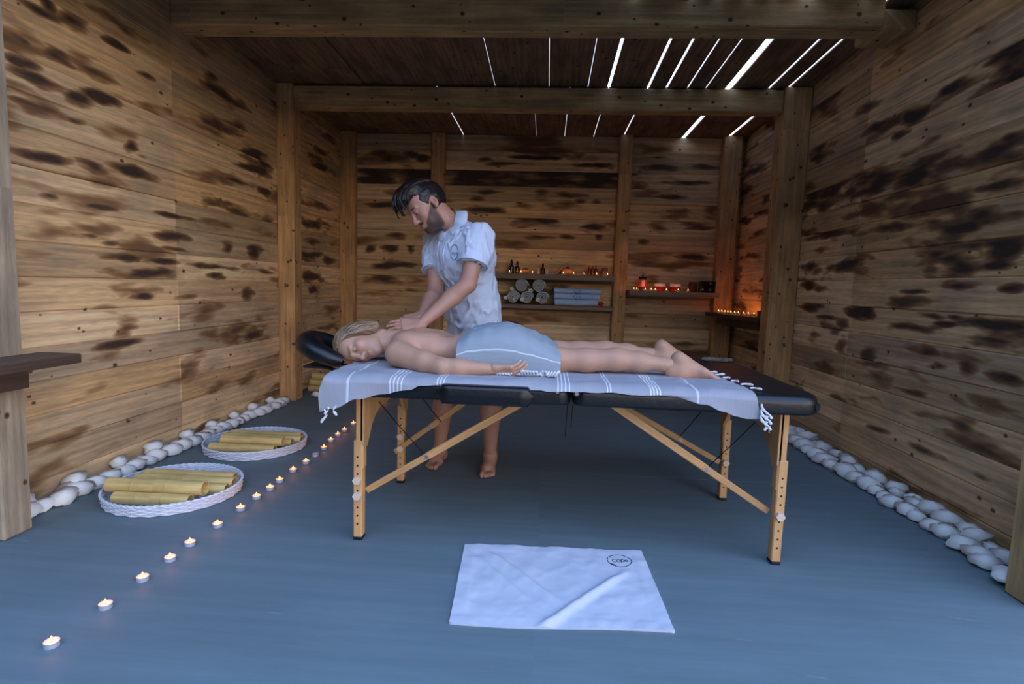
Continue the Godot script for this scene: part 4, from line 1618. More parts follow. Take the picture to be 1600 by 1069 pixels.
	lathe_thing("glass_jar", "short glass jar with brown lid by the slim post", "jar", at.call(945, s1, zz), [["body", V([0, 0, 0.026, 0, 0.028, 0.004, 0.028, 0.05, 0, 0.05]), mat(Color(0.55, 0.48, 0.38), 0.1)], ["lid", V([0.030, 0.05, 0.030, 0.085, 0.026, 0.09, 0, 0.09]), mat(Color(0.36, 0.26, 0.13), 0.5)]])
	# rolled and folded towels
	var s2 := 0.866
	for q in [[802, 0, "rolled grey towel at the man's end of the bottom row"], [823, 0, "rolled grey towel in the middle of the bottom row"], [847.5, 0, "rolled grey towel beside the folded white towels"]]:
		rolled_towel(Vector3(on_z(q[0], 465, -5.86).x, s2, -5.87), 0.072, 0.24, q[2])
	for q in [[815, "upper rolled grey towel at the man's end of the pile"], [842, "upper rolled grey towel nearer the folded stack"]]:
		rolled_towel(Vector3(on_z(q[0], 445, -5.86).x, s2 + 0.122, -5.87), 0.074, 0.24, q[1])
	for q in [[800, 454, 0.028], [790, 468, 0.028], [816, 471, 0.030], [840, 471, 0.028], [829, 457, 0.030], [803, 470, 0.020]]:
		var p := on_z(q[0], q[1], -5.853)
		flower(Vector3(p.x, maxf(p.y - 0.006, s2 + 0.002), -5.853), Color(0.88, 0.9, 0.92), "small white blossom tucked among the rolled towels", "white blossoms", q[2])
	var fx0 := on_z(867, 460, -5.86).x
	var fx1 := on_z(939, 460, -5.86).x
	var hs := [0.066, 0.060, 0.054]
	var fy := s2
	var tl := ["folded white towel at the bottom of the stack", "folded white towel in the middle of the stack", "folded white towel on top of the stack"]
	for k in 3:
		var tm := MB.new()
		var rows := []
		var uvs := []
		var inset: float = [0.03, 0.01, 0.0][k]
		for e in 13:
			var a := lerpf(-PI / 2, PI / 2, e / 12.0)
			var row := []
			var ur := []
			for q in 21:
				var u := q / 20.0
				var zf2 := -5.90 + cos(a) * 0.03
				row.append(Vector3(lerpf(fx0 - 0.004 * k, fx1 - inset, u), fy + hs[k] * (0.5 + 0.5 * sin(a)) + 0.002 * sin(u * 9 + k), zf2))
				ur.append(Vector2(u, 1.0 - (0.5 + 0.5 * sin(a))))
			rows.append(row)
			uvs.append(ur)
		rows.push_front(rows[0].map(func(p): return Vector3(p.x, p.y, -6.10)))
		uvs.push_front(uvs[0])
		rows.push_back(rows[-1].map(func(p): return Vector3(p.x, p.y, -6.10)))
		uvs.push_back(uvs[-1])
		tm.sheet(rows, uvs)
		for side in [0, 20]:
			var fan := []
			for e in range(rows.size()):
				fan.append(rows[e][side])
			tm.flat(fan, Vector3((fx0 + fx1) / 2, fy, -6.0))
		var im := Image.create(512, 96, false, Image.FORMAT_RGB8)
		im.fill(Color(0.72, 0.80, 0.92))
		if k > 0:
			stroke(im, arc(Vector2(265, 48), 46, 36, 0.5, 5.2, 40), 2.4, Color(0.33, 0.42, 0.55))
			stroke(im, arc(Vector2(268, 36), 20, 26, 0.1, 2.9, 20), 3.0, Color(0.36, 0.46, 0.6))
			stroke(im, [Vector2(228, 62), Vector2(236, 80), Vector2(252, 88)], 3.6, Color(0.25, 0.33, 0.45))
		var fm := textured(im, 0.95)
		single("folded_towel", tm.done(), fm, tl[k], "towel")
		fy += hs[k] + 0.001
	flower(Vector3(fx1 + 0.0, s2 + 0.003, -5.856), Color(0.62, 0.07, 0.07), "red blossom at the end of the folded white towels", "", 0.034)
	# jar shelf
	var s3 := 1.046
	var rose := mat(Color(0.80, 0.30, 0.30), 0.4)
	var rd := thing("reed_diffuser", "reed diffuser bottle with pink label and black collar", "diffuser", at.call(1005, s3, -5.98))
	for p in [["base", V([0, 0, 0.045, 0, 0.047, 0.004, 0.047, 0.035, 0, 0.035]), mat(Color(0.35, 0.2, 0.08), 0.2)], ["label", V([0, 0.034, 0.047, 0.034, 0.046, 0.05, 0.042, 0.115, 0.040, 0.118, 0, 0.118]), rose], ["collar", V([0, 0.117, 0.043, 0.117, 0.043, 0.145, 0, 0.145]), M.black]]:
		mb = MB.new()
		mb.lathe(p[1], 20)
		part(p[0], mb.done(), p[2], rd)
	mb = MB.new()
	mb.box(Vector3(-0.016, 0.045, 0.040), Vector3(0.016, 0.112, 0.050), 0.004)
	part("label_panel", mb.done(), mat(Color(0.9, 0.82, 0.82), 0.5), rd)
	for k in 5:
		mb = MB.new()
		mb.tube([Vector3(0, 0.14, 0), Vector3(-0.04 + 0.02 * k, 0.195 + 0.01 * (k % 2), 0.01 * (k % 3))], [0.0022], 5)
		part("reed", mb.done(), M.black, rd)
	for k in 2:
		lathe_thing("cream_jar", ["red cream jar with white lid next to the reed diffuser", "red cream jar with white lid next to the woven pot"][k], "jar", at.call([1032, 1056][k], s3, -5.98), [
			["body", V([0, 0, 0.052, 0, 0.055, 0.004, 0.055, 0.05, 0, 0.05]), mat(Color(0.62, 0.08, 0.08), 0.3)], ["lid", V([0.054, 0.05, 0.057, 0.052, 0.057, 0.078, 0.053, 0.083, 0, 0.083]), M.white]])
	var wp := thing("woven_pot", "small dark woven pot between jars and lacquer box", "pot", at.call(1084, s3, -5.98))
	for k in 6:
		mb = MB.new()
		var ring := []
		for s in 25:
			var a := TAU * s / 24
			ring.append(Vector3(cos(a) * (0.036 + 0.002 * cos(a * 12 + PI * k)), 0.012 + k * 0.017, sin(a) * 0.036))
		mb.tube(ring, [0.009], 6, false)
		part("cane", mb.done(), mat(Color(0.30, 0.22, 0.16), 0.6), wp)
	mb = MB.new()
	mb.lathe(V([0, 0.004, 0.033, 0.004, 0.033, 0.1, 0, 0.1]), 14)
	part("liner", mb.done(), M.black, wp)
	var lb := thing("lacquer_box", "black lacquer box with two round metal studs", "box", at.call(1106, s3, -5.99))
	mb = MB.new()
	mb.box(Vector3(-0.075, 0, -0.05), Vector3(0.075, 0.088, 0.05), 0.005)
	part("body", mb.done(), mat(Color(0.05, 0.045, 0.05), 0.25), lb)
	mb = MB.new()
	mb.box(Vector3(-0.078, 0.088, -0.053), Vector3(0.078, 0.118, 0.053), 0.006)
	part("lid", mb.done(), mat(Color(0.05, 0.045, 0.05), 0.25), lb)
	for q in [[0.02, 0.095], [0.02, 0.03], [-0.055, 0.03]]:
		mb = MB.new()
		disc(mb, Vector3(q[0], q[1], 0.0535 if q[1] > 0.088 else 0.05), Vector3(0, 0, 1), 0.011, 0.004)
		part("stud", mb.done(), M.metal, lb)
	lathe_thing("incense_cup", "small terracotta cup at the end of the candle row", "cup", Vector3(on_z(1187.5, 482, -5.15).x, CORNER, -5.15), [["cup", V([0, 0, 0.018, 0, 0.024, 0.055, 0.021, 0.055, 0.016, 0.01, 0, 0.01]), mat(Color(0.62, 0.34, 0.2), 0.7)]])

# ---------------------------------------------------------------- people
func lin(c: Color) -> Color:
	return c.srgb_to_linear()

# head in its own frame: x to the person's left, y to the crown, z out of the face
func head_field(cell: float, male: bool) -> Fld:
	var f := Fld.new(Vector3(-0.105, -0.19, -0.125), Vector3(0.105, 0.15, 0.145), cell)
	f.ell(Vector3(0, 0.036, -0.014), Vector3(0.074, 0.094, 0.098), 0.02)
	f.ell(Vector3(0, 0.045, 0.036), Vector3(0.060, 0.058, 0.056), 0.03)
	f.ell(Vector3(0, -0.035, 0.036), Vector3(0.057, 0.078, 0.058), 0.03)
	f.ell(Vector3(0, -0.076, 0.036), Vector3(0.050 if male else 0.043, 0.040, 0.052), 0.03)
	f.ell(Vector3(0, -0.106, 0.074), Vector3(0.021 if male else 0.017, 0.016, 0.017), 0.025)
	for s in [-1.0, 1.0]:
		f.ell(Vector3(0.044 * s, -0.022, 0.062), Vector3(0.020, 0.018, 0.020), 0.03)
		f.ell(Vector3(0.031 * s, 0.006, 0.100), Vector3(0.017, 0.011, 0.011), 0.014, Basis.IDENTITY, true)
		f.ell(Vector3(0.031 * s, 0.004, 0.081), Vector3(0.0145, 0.0105, 0.0125), 0.006)
		f.cap(Vector3(0.011 * s, 0.025, 0.093), Vector3(0.046 * s, 0.026, 0.077), 0.0075, 0.005, 0.016)
		f.ell(Vector3(0.011 * s, -0.037, 0.099), Vector3(0.0075, 0.007, 0.010), 0.008)
		var eb := Basis(Vector3(0, 1, 0), -0.35 * s)
		f.ell(Vector3(0.077 * s, -0.004, -0.012), Vector3(0.008, 0.031, 0.019), 0.008, eb)
		f.ell(Vector3(0.084 * s, -0.002, -0.009), Vector3(0.006, 0.018, 0.010), 0.006, eb, true)
		f.ell(Vector3(0.075 * s, -0.030, -0.006), Vector3(0.007, 0.010, 0.009), 0.008)
	f.cap(Vector3(0, 0.018, 0.090), Vector3(0, -0.030, 0.112), 0.0075, 0.0105, 0.012)
	f.ell(Vector3(0, -0.034, 0.110), Vector3(0.0115, 0.0095, 0.011), 0.010)
	f.ell(Vector3(0, -0.0655, 0.092), Vector3(0.021, 0.0052, 0.0095), 0.006)
	f.ell(Vector3(0, -0.0755, 0.0905), Vector3(0.017, 0.0062, 0.0095), 0.006)
	f.cap(Vector3(0, -0.055, -0.028), Vector3(0, -0.105, -0.032), 0.054 if male else 0.044, 0.050 if male else 0.040, 0.03)
	return f

# pigment patches: [centre, radii, colour, softness]
func painter(base: Color, patches: Array) -> Callable:
	return func(p: Vector3, _n: Vector3) -> Color:
		var c := base
		for q in patches:
			var d: float = ((p - q[0]) / q[1]).length()
			var w := clampf((1.0 - d) / q[3], 0.0, 1.0)
			c = c.lerp(q[2], w * (q[4] if q.size() > 4 else 1.0))
		return c

func hand(mb: MB, wrist: Vector3, fwd: Vector3, up: Vector3, s: float, curl: Array, skin: Color, nail: Color, size := 1.0, spread := 1.0) -> void:
	var x := fwd.normalized()
	var y := (up - x * up.dot(x)).normalized()
	var xf := Transform3D(Basis(x, y, x.cross(y)) * size, wrist)
	var f := Fld.new(Vector3(-0.078, -0.075, -0.075), Vector3(0.20, 0.035, 0.075), 0.0036)
	var zs := [0.030, 0.010, -0.010, -0.029]
	var ls := [0.070, 0.079, 0.073, 0.057]
	f.cap(Vector3(-0.012, 0, 0.005 * s), Vector3(0.01, 0, 0.010 * s), 0.0215, 0.021, 0.012)
	f.cap(Vector3(-0.012, 0, -0.005 * s), Vector3(0.01, 0, -0.010 * s), 0.0215, 0.021, 0.012)
	var tips := []
	for k in 4:
		var z: float = zs[k] * s
		var kn := Vector3(0.088 - 0.004 * absf(k - 1.0), 0.002, z)
		f.cap(Vector3(0.005, 0, z * 0.5), kn, 0.0150, 0.0125, 0.014)
		var dir := Vector3(1, 0, z * 1.6 * spread).normalized()
		var p := kn
		var a := 0.0
		var L: float = ls[k]
		var seg := [0.46, 0.30, 0.24]
		for j in 3:
			a += float(curl[k][j])
			var d := (dir * cos(a) + Vector3(0, -sin(a), 0)).normalized()
			var e := p + d * L * float(seg[j])
			var r0 := 0.0098 - 0.0009 * j - (0.0012 if k == 3 else 0.0)
			f.cap(p, e, r0, r0 - 0.0007, 0.004)
			if j == 2:
				tips.append([e + Vector3(0, cos(a), 0) * 0.005 + d * 0.003, Vector3.ONE * 0.0075, nail, 0.5, 0.8])
			p = e
	var tq := [Vector3(0.012, -0.006, 0.020 * s), Vector3(0.045, -0.016, 0.044 * s), Vector3(0.074, -0.022, 0.050 * s), Vector3(0.098, -0.024, 0.047 * s)]
	f.cap(tq[0], tq[1], 0.016, 0.0125, 0.016)
	f.cap(tq[1], tq[2], 0.0118, 0.0105, 0.006)
	f.cap(tq[2], tq[3], 0.0102, 0.0088, 0.005)
	tips.append([tq[3] + Vector3(0.002, 0.006, 0.003 * s), Vector3.ONE * 0.008, nail, 0.5, 0.8])
	f.mesh(mb, xf, painter(skin, tips))

# foot frame: x to the toes, y up from the sole, z sideways; origin under the ankle on the sole
func foot(mb: MB, xf: Transform3D, s: float, skin: Color, nail: Color, shin: Vector3) -> void:
	var f := Fld.new(Vector3(-0.085, -0.01, -0.07), Vector3(0.20, 0.16, 0.07), 0.005)
	f.ell(Vector3(-0.035, 0.030, 0), Vector3(0.034, 0.033, 0.031), 0.02)
	f.cap(Vector3(-0.03, 0.035, 0), Vector3(0.08, 0.024, 0), 0.030, 0.026, 0.03)
	f.cap(Vector3(0.0, 0.07, 0), Vector3(0.07, 0.035, 0.008 * s), 0.034, 0.024, 0.03)
	f.cap(Vector3(0.075, 0.020, 0.026 * s), Vector3(0.125, 0.016, 0.026 * s), 0.020, 0.016, 0.02)
	f.cap(Vector3(0.07, 0.017, -0.020 * s), Vector3(0.11, 0.014, -0.024 * s), 0.018, 0.014, 0.02)
	f.cap(Vector3(-0.004, 0.08, 0), Vector3(-0.004, 0.08, 0) + shin, 0.036, 0.034, 0.03)
	var tips := []
	for k in 5:
		var z: float = [0.032, 0.012, -0.004, -0.019, -0.033][k] * s
		var r: float = [0.0125, 0.0090, 0.0085, 0.0080, 0.0080][k]
		var e: float = [0.170, 0.168, 0.160, 0.150, 0.137][k]
		f.cap(Vector3(e - 0.045, r + 0.006, z * 0.95), Vector3(e - 0.015, r + 0.006, z), r, r, 0.007)
		f.cap(Vector3(e - 0.015, r + 0.006, z), Vector3(e, r, z), r, r * 0.9, 0.004)
		tips.append([Vector3(e + 0.003, r * 1.8, z), Vector3(0.008, 0.006, r * 0.8), nail, 0.4, 0.8])
	f.floor_at(0.001)
	f.mesh(mb, xf, painter(skin, tips))

func lock(mb: MB, dirs: Array, rad: Array, c: Vector3, xf: Transform3D, w: float, col: Color) -> void:
	var ps := []
	var rs := []
	for k in dirs.size():
		ps.append(xf * (c + dirs[k] * float(rad[k])))
		var u := float(k) / (dirs.size() - 1)
		rs.append(w * (0.35 + 0.65 * sin(PI * clampf(u * 0.85 + 0.12, 0, 1))))
	mb.col = col
	mb.tube(ps, rs, 5, true, 0.6)
	mb.col = Color(1, 1, 1)

func skull_r(d: Vector3, r: Vector3) -> float:
	return 1.0 / (d / r).length()

func man() -> void:
	var P := func(x: float, y: float, z: float) -> Vector3: return on_z(x, y, z)
	var skin := lin(Color(0.70, 0.52, 0.44))
	var nail := lin(Color(0.80, 0.64, 0.58))
	var t := thing("person", "bearded person in a white polo shirt bending over the table, both hands pressing", "person", Vector3(-0.5, 0, -3.05))
	var o := Transform3D(Basis.IDENTITY, -t.position)
	var Ls: Vector3 = P.call(749, 371, -2.90)
	var Rs: Vector3 = P.call(682, 377, -3.15)
	var Le: Vector3 = P.call(731, 444, -2.80)
	var Re: Vector3 = P.call(680, 456, -3.00)
	var Lw: Vector3 = P.call(657, 507, -2.60)
	var Rw: Vector3 = P.call(659, 494, -2.72)
	var neck: Vector3 = P.call(714, 350, -3.00)
	var hips: Vector3 = P.call(744, 555, -3.20)
	var chest: Vector3 = P.call(722, 405, -3.03)
	var waist: Vector3 = P.call(738, 480, -3.14)
	var lat := Vector3(0.66, 0, 0.75).normalized()
	var mb := MB.new()
	var f := Fld.new(Vector3(-0.85, 0.0, -3.42), Vector3(-0.10, 1.52, -2.50), 0.011)
	f.cap(Ls, Le, 0.052, 0.043, 0.03)
	f.cap(Le, Le.lerp(Lw, 0.35), 0.042, 0.043, 0.02)
	f.cap(Le.lerp(Lw, 0.35), Lw, 0.043, 0.026, 0.02)
	f.cap(Rs, Re, 0.052, 0.042, 0.03)
	f.cap(Re, Re.lerp(Rw, 0.35), 0.041, 0.042, 0.02)
	f.cap(Re.lerp(Rw, 0.35), Rw, 0.042, 0.026, 0.02)
	f.cap(chest - lat * 0.09, chest + lat * 0.09, 0.105, 0.105, 0.05)
	f.cap(chest, waist, 0.11, 0.105, 0.05)
	f.cap(waist, hips, 0.105, 0.115, 0.05)
	f.cap(neck + Vector3(0.01, -0.05, 0), neck + Vector3(-0.02, 0.0, 0.01), 0.055, 0.052, 0.03)
	# legs
	var Lk: Vector3 = P.call(766, 612, -2.98)
	var La := on_y(762, 742, 0.0) + Vector3(0, 0.085, -0.11)
	var Rk: Vector3 = P.call(694, 608, -3.16)
	var Ra := on_y(686, 722, 0.0) + Vector3(0, 0.10, -0.02)
	f.cap(hips + lat * 0.09, Lk, 0.085, 0.057, 0.04)
	f.cap(hips - lat * 0.09, Rk, 0.085, 0.057, 0.04)
	for q in [[Lk, La], [Rk, Ra]]:
		var kn: Vector3 = q[0]
		var an: Vector3 = q[1]
		f.cap(kn, kn.lerp(an, 0.35), 0.054, 0.056, 0.03)
		f.cap(kn.lerp(an, 0.3) + Vector3(0.004, 0, -0.012), an, 0.056, 0.034, 0.03)
	f.mesh(mb, o, func(_p, _n): return skin)
	# feet
	var toeL := on_y(764, 760, 0.0)
	var dl := Vector3(0.02, 0, 1).normalized()
	foot(mb, o * Transform3D(Basis(dl, Vector3.UP, dl.cross(Vector3.UP)), Vector3(La.x, 0.0, La.z)), 1.0 if dl.cross(Vector3.UP).x < 0 else -1.0, skin, nail, Vector3(0, 0.06, -0.005))
	var toeR := on_y(652, 752, 0.0)
	var dr := (toeR - Vector3(Ra.x, 0, Ra.z)).normalized()
	foot(mb, o * Transform3D(Basis(dr, Vector3.UP, dr.cross(Vector3.UP)).orthonormalized(), Vector3(Ra.x, 0.0, Ra.z)), -1.0, skin, nail, Vector3(0, 0.06, 0))
	# hands
	var c1 := [[0.10, 0.12, 0.08], [0.10, 0.12, 0.08], [0.12, 0.14, 0.08], [0.16, 0.16, 0.1]]
	hand(mb, o * Lw, Vector3(-1, -0.10, 0.12), Vector3(0.05, 0.62, 0.78), 1.0, c1, skin, nail, 0.95, 0.5)
	var c2 := [[0.25, 0.3, 0.2], [0.25, 0.3, 0.2], [0.3, 0.3, 0.2], [0.3, 0.3, 0.2]]
	hand(mb, o * Rw, Vector3(-0.9, -0.22, 0.42), Vector3(-0.1, 0.9, 0.4), -1.0, c2, skin, nail, 0.95)
	# head
	var fw := Vector3(-0.66, -0.60, 0.46).normalized()
	var up := Vector3(-0.60, 0.78, 0.10)
	up = (up - fw * up.dot(fw)).normalized()
	var hx := Transform3D(Basis(up.cross(fw), up, fw) * 1.0, P.call(669, 323, -2.93))
	var hf := head_field(0.004, true)
	var beard := lin(Color(0.22, 0.16, 0.13))
	var brow := lin(Color(0.16, 0.11, 0.09))
	var lip := lin(Color(0.62, 0.40, 0.36))
	var pink := lin(Color(0.74, 0.50, 0.43))
	var bp := [[Vector3(0, -0.028, 0.108), Vector3(0.02, 0.02, 0.02), pink, 0.6, 0.6]]
	for s in [-1.0, 1.0]:
		bp.append([Vector3(0.031 * s, 0.029, 0.092), Vector3(0.022, 0.006, 0.022), brow, 0.5, 0.95])
		bp.append([Vector3(0.031 * s, -0.002, 0.095), Vector3(0.015, 0.0035, 0.014), brow, 0.5, 0.9])
		bp.append([Vector3(0.082 * s, 0.0, -0.010), Vector3(0.02, 0.036, 0.024), pink, 0.5, 0.8])
	bp.append([Vector3(0, -0.068, 0.100), Vector3(0.022, 0.0075, 0.015), lip, 0.4, 0.9])
	var plain_face := painter(skin, bp)
	hf.mesh(mb, o * hx, func(p: Vector3, n: Vector3) -> Color:
		var c: Color = plain_face.call(p, n)
		var cheek := 0.006 - (p.z - 0.005) * 0.85            # where the cheek turns to stubble
		var w := smoothstep(0.0, 0.014, cheek - p.y) * smoothstep(-0.012, 0.006, p.z) * (1.0 - smoothstep(0.076, 0.086, p.z))
		w = maxf(w, smoothstep(-0.080, -0.087, p.y) * smoothstep(0.0, 0.01, p.z))
		w = maxf(w, smoothstep(0.075, 0.085, p.z) * smoothstep(0.009, 0.004, absf(p.y + 0.054)) * smoothstep(0.034, 0.026, absf(p.x)))
		w *= smoothstep(-0.150, -0.125, p.y + (p.z - 0.05) * 0.2)
		return c.lerp(beard, w * 0.9))
	# neck, from the skull to the collar
	var nf := Fld.new(Vector3(-0.80, 1.20, -3.12), Vector3(-0.42, 1.52, -2.80), 0.008)
	nf.cap(hx * Vector3(0, -0.03, -0.03), neck + Vector3(0.0, -0.03, 0), 0.052, 0.055, 0.02)
	nf.mesh(mb, o, func(_p, _n): return skin)
	part("body", mb.done(), M.skin, t)
	# hair
	mb = MB.new()
	var hc := Vector3(0, 0.036, -0.014)
	var hr := Vector3(0.079, 0.100, 0.104)
	var hair := Fld.new(Vector3(-0.11, -0.11, -0.14), Vector3(0.11, 0.19, 0.17), 0.005)
	hair.ell(hc, Vector3(0.080, 0.103, 0.106), 0.01)
	hair.ell(Vector3(0, 0.118, 0.040), Vector3(0.070, 0.046, 0.075), 0.03)
	hair.ell(Vector3(0.0, 0.110, 0.098), Vector3(0.058, 0.034, 0.040), 0.03)
	hair.ell(Vector3(0, -0.052, 0.085), Vector3(0.12, 0.115, 0.092), 0.01, Basis.IDENTITY, true)
	hair.ell(Vector3(0, -0.13, -0.05), Vector3(0.12, 0.085, 0.16), 0.01, Basis.IDENTITY, true)
	for s in [-1.0, 1.0]:
		hair.ell(Vector3(0.085 * s, -0.016, -0.005), Vector3(0.03, 0.036, 0.026), 0.006, Basis.IDENTITY, true)
	var dark := lin(Color(0.085, 0.068, 0.062))
	var hn := noise(60.0, 2, 4)
	hair.mesh(mb, o * hx, func(_p, _n): return dark, func(p: Vector3): return hn.get_noise_3d(p.x * 1.2, p.y * 0.5, p.z * 0.35) * 0.003)
	var r := RandomNumberGenerator.new()
	r.seed = 71
	for k in 240:
		var sx := r.randf_range(-0.8, 0.8)
		var back := r.randf_range(-0.9, 0.5)
		var ds := []
		var rr := []
		var lift := r.randf_range(0.05, 0.20)
		for j in 7:
			var u := j / 6.0
			var a := back + u * r.randf_range(0.9, 1.15)
			var d := Vector3(sx * (1.0 - 0.15 * u), cos(a) * 1.0, sin(a)).normalized()
			ds.append(d)
			var front := smoothstep(0.3, 1.2, a)
			rr.append(skull_r(d, hr) * (1.0 + 0.03 * sin(PI * u)) + front * lift * 0.30 + 0.016 * smoothstep(-0.5, 0.6, a) + 0.003)
		lock(mb, ds, rr, hc, o * hx, r.randf_range(0.006, 0.010), dark.lerp(lin(Color(0.2, 0.16, 0.14)), r.randf() * 0.7))
	part("hair", mb.done(), M.hair, t)
	# polo shirt
	mb = MB.new()
	var sf := Fld.new(Vector3(-0.85, 0.70, -3.48), Vector3(-0.08, 1.48, -2.62), 0.010)
	sf.cap(chest - lat * 0.085 + Vector3(0, 0.02, 0), chest + lat * 0.085 + Vector3(0, 0.02, 0), 0.122, 0.122, 0.06)
	sf.cap(Ls + Vector3(-0.01, -0.02, 0), Rs + Vector3(0.01, -0.015, 0), 0.078, 0.074, 0.06)
	sf.cap(neck + Vector3(0.015, -0.055, -0.02), chest, 0.075, 0.12, 0.06)
	sf.cap(chest - lat * 0.06, waist - lat * 0.055, 0.125, 0.118, 0.06)
	sf.cap(chest + lat * 0.06, waist + lat * 0.055, 0.125, 0.118, 0.06)
	sf.cap(waist - lat * 0.055, hips - lat * 0.06, 0.118, 0.13, 0.05)
	sf.cap(waist + lat * 0.055, hips + lat * 0.06, 0.118, 0.13, 0.05)
	var Lcut := Ls.lerp(Le, 0.60)
	var Rcut := Rs.lerp(Re, 0.60)
	sf.cap(Ls, Lcut, 0.074, 0.076, 0.03, true)
	sf.cap(Rs, Rcut, 0.072, 0.074, 0.03, true)
	# neck opening
	sf.ell(neck + Vector3(-0.02, 0.035, 0.015), Vector3(0.066, 0.075, 0.066), 0.01, Basis.IDENTITY, true)
	var wn := noise(1.0, 2, 33)
	var fold := func(p: Vector3) -> float:
		var k := wn.get_noise_3d(p.x * 7.0 + p.y * 5.0, p.y * 9.0 - p.x * 4.0, p.z * 6.0)
		var cuff := smoothstep(0.0, 0.07, minf(absf((p - Lcut).dot((Le - Ls).normalized())) + maxf((p - Lcut).length() - 0.11, 0.0), absf((p - Rcut).dot((Re - Rs).normalized())) + maxf((p - Rcut).length() - 0.11, 0.0)))
		var ridge := 1.0 - absf(wn.get_noise_3d(p.x * 9.0 + 3.0, p.y * 3.2 + p.x * 4.0, p.z * 8.0)) * 2.2
		return cuff * (0.008 * k + 0.014 * maxf(ridge - 0.45, 0.0) + 0.0015 * wn.get_noise_3d(p.x * 22, p.y * 14 + p.x * 8, p.z * 20))
	sf.mesh(mb, o, func(_p, _n): return Color(1, 1, 1), fold)
	var shirt := part("polo_shirt", mb.done(), M.shirt, t)
	# sleeve hems
	for q in [[Ls, Lcut, 0.0765], [Rs, Rcut, 0.0745]]:
		mb = MB.new()
		var ax: Vector3 = (q[1] - q[0]).normalized()
		var sx := ax.cross(Vector3.RIGHT).normalized()
		var sy := ax.cross(sx)
		var ring := []
		for k in 29:
			var a := TAU * k / 28
			ring.append(o * (q[1] - ax * 0.004 + (sx * cos(a) + sy * sin(a)) * (q[2] + 0.001)))
		mb.tube(ring, [0.005], 6, false)
		part("sleeve_hem", mb.done(), M.shirt, shirt)
	# collar: two leaves standing round the neck, open at the throat
	var nax: Vector3 = (hx * Vector3(0, -0.06, -0.03) - neck).normalized()
	var front := Vector3(-0.75, 0, 0.66)
	front = (front - nax * front.dot(nax)).normalized()
	var sd := nax.cross(front)
	var rows := [[], [], []]
	var uvs := [[], [], []]
	for k in 33:
		var a := lerpf(0.28, TAU - 0.28, k / 32.0)
		var d := front * cos(a) + sd * sin(a)
		var tip := pow(absf(k / 16.0 - 1.0), 4.0)
		var c0 := neck + Vector3(-0.012, -0.005, 0.008)
		rows[0].append(o * (c0 + d * 0.058 + nax * (-0.012 - 0.02 * tip)))
		rows[1].append(o * (c0 + d * (0.062 + 0.010 * tip) + nax * (0.036 - 0.034 * tip)))
		rows[2].append(o * (c0 + d * (0.096 + 0.014 * tip) + nax * (-0.016 - 0.056 * tip)))
		for e in 3:
			uvs[e].append(Vector2(k / 32.0, e / 2.0))
			var q: Vector3 = t.position + rows[e][-1]
			for s in 6:
				var gap: float = [0.004, 0.014, 0.009][e] - sf.at(q)
				if gap > 0:
					q += sf.grad(q) * gap * 0.7
			rows[e][-1] = q - t.position
	mb = MB.new()
	mb.sheet(rows, uvs)
	part("collar", mb.done(), M.shirt, shirt)
	# placket and printed emblem laid on the cloth
	var onto := func(px: float, py: float) -> Vector3:
		var d := ray(px, py).normalized()
		var p := EYE + d * 2.55
		var h := sf.hit(p, d, 0.8)
		return h + sf.grad(h) * (float(fold.call(h)) + 0.0035)
	var strip := [[], []]
	var suv := [[], []]
	for k in 9:
		var y := lerpf(381, 421, k / 8.0)
		strip[0].append(o * onto.call(689.5 - k * 0.1, y))
		strip[1].append(o * onto.call(697.5 - k * 0.1, y))
		for e in 2:
			suv[e].append(Vector2(e, k / 8.0))
	mb = MB.new()
	mb.sheet(strip, suv)
	part("placket", mb.done(), M.shirt, shirt)
	mb = MB.new()
	var ink := mat(Color(0.33, 0.40, 0.55), 0.9)
	var ring2 := []
	for k in 25:
		var a := lerpf(0.0, TAU * 0.95, k / 24.0)
		ring2.append(o * onto.call(710 + cos(a) * 5.8, 394 + sin(a) * 12.0))
	mb.tube(ring2, [0.0016], 5, false)
	for q in [[[706.5, 397], [707.2, 393.5], [709, 394.5], [708.5, 397.5], [706.5, 397]], [[710.3, 400], [710.5, 394], [712.3, 395], [711.2, 397.5]], [[713.6, 394], [714, 397], [715.2, 395]]]:
		var ps := []
		for w in q:
			ps.append(o * onto.call(w[0], w[1]))
		mb.tube(ps, [0.0013], 5, false)
	part("printed_emblem", mb.done(), ink, shirt)
	# shorts, mostly behind the table
	mb = MB.new()
	var pf := Fld.new(Vector3(-0.85, 0.35, -3.50), Vector3(-0.05, 1.02, -2.75), 0.014)
	pf.cap(hips - lat * 0.07, hips + lat * 0.07, 0.125, 0.125, 0.05)
	pf.cap(hips + lat * 0.09, (hips + lat * 0.09).lerp(Lk, 0.55), 0.10, 0.092, 0.04, true)
	pf.cap(hips - lat * 0.09, (hips - lat * 0.09).lerp(Rk, 0.55), 0.10, 0.092, 0.04, true)
	pf.mesh(mb, o, func(_p, _n): return Color(1, 1, 1))
	part("shorts", mb.done(), mat(Color(0.72, 0.76, 0.84), 0.9), t)

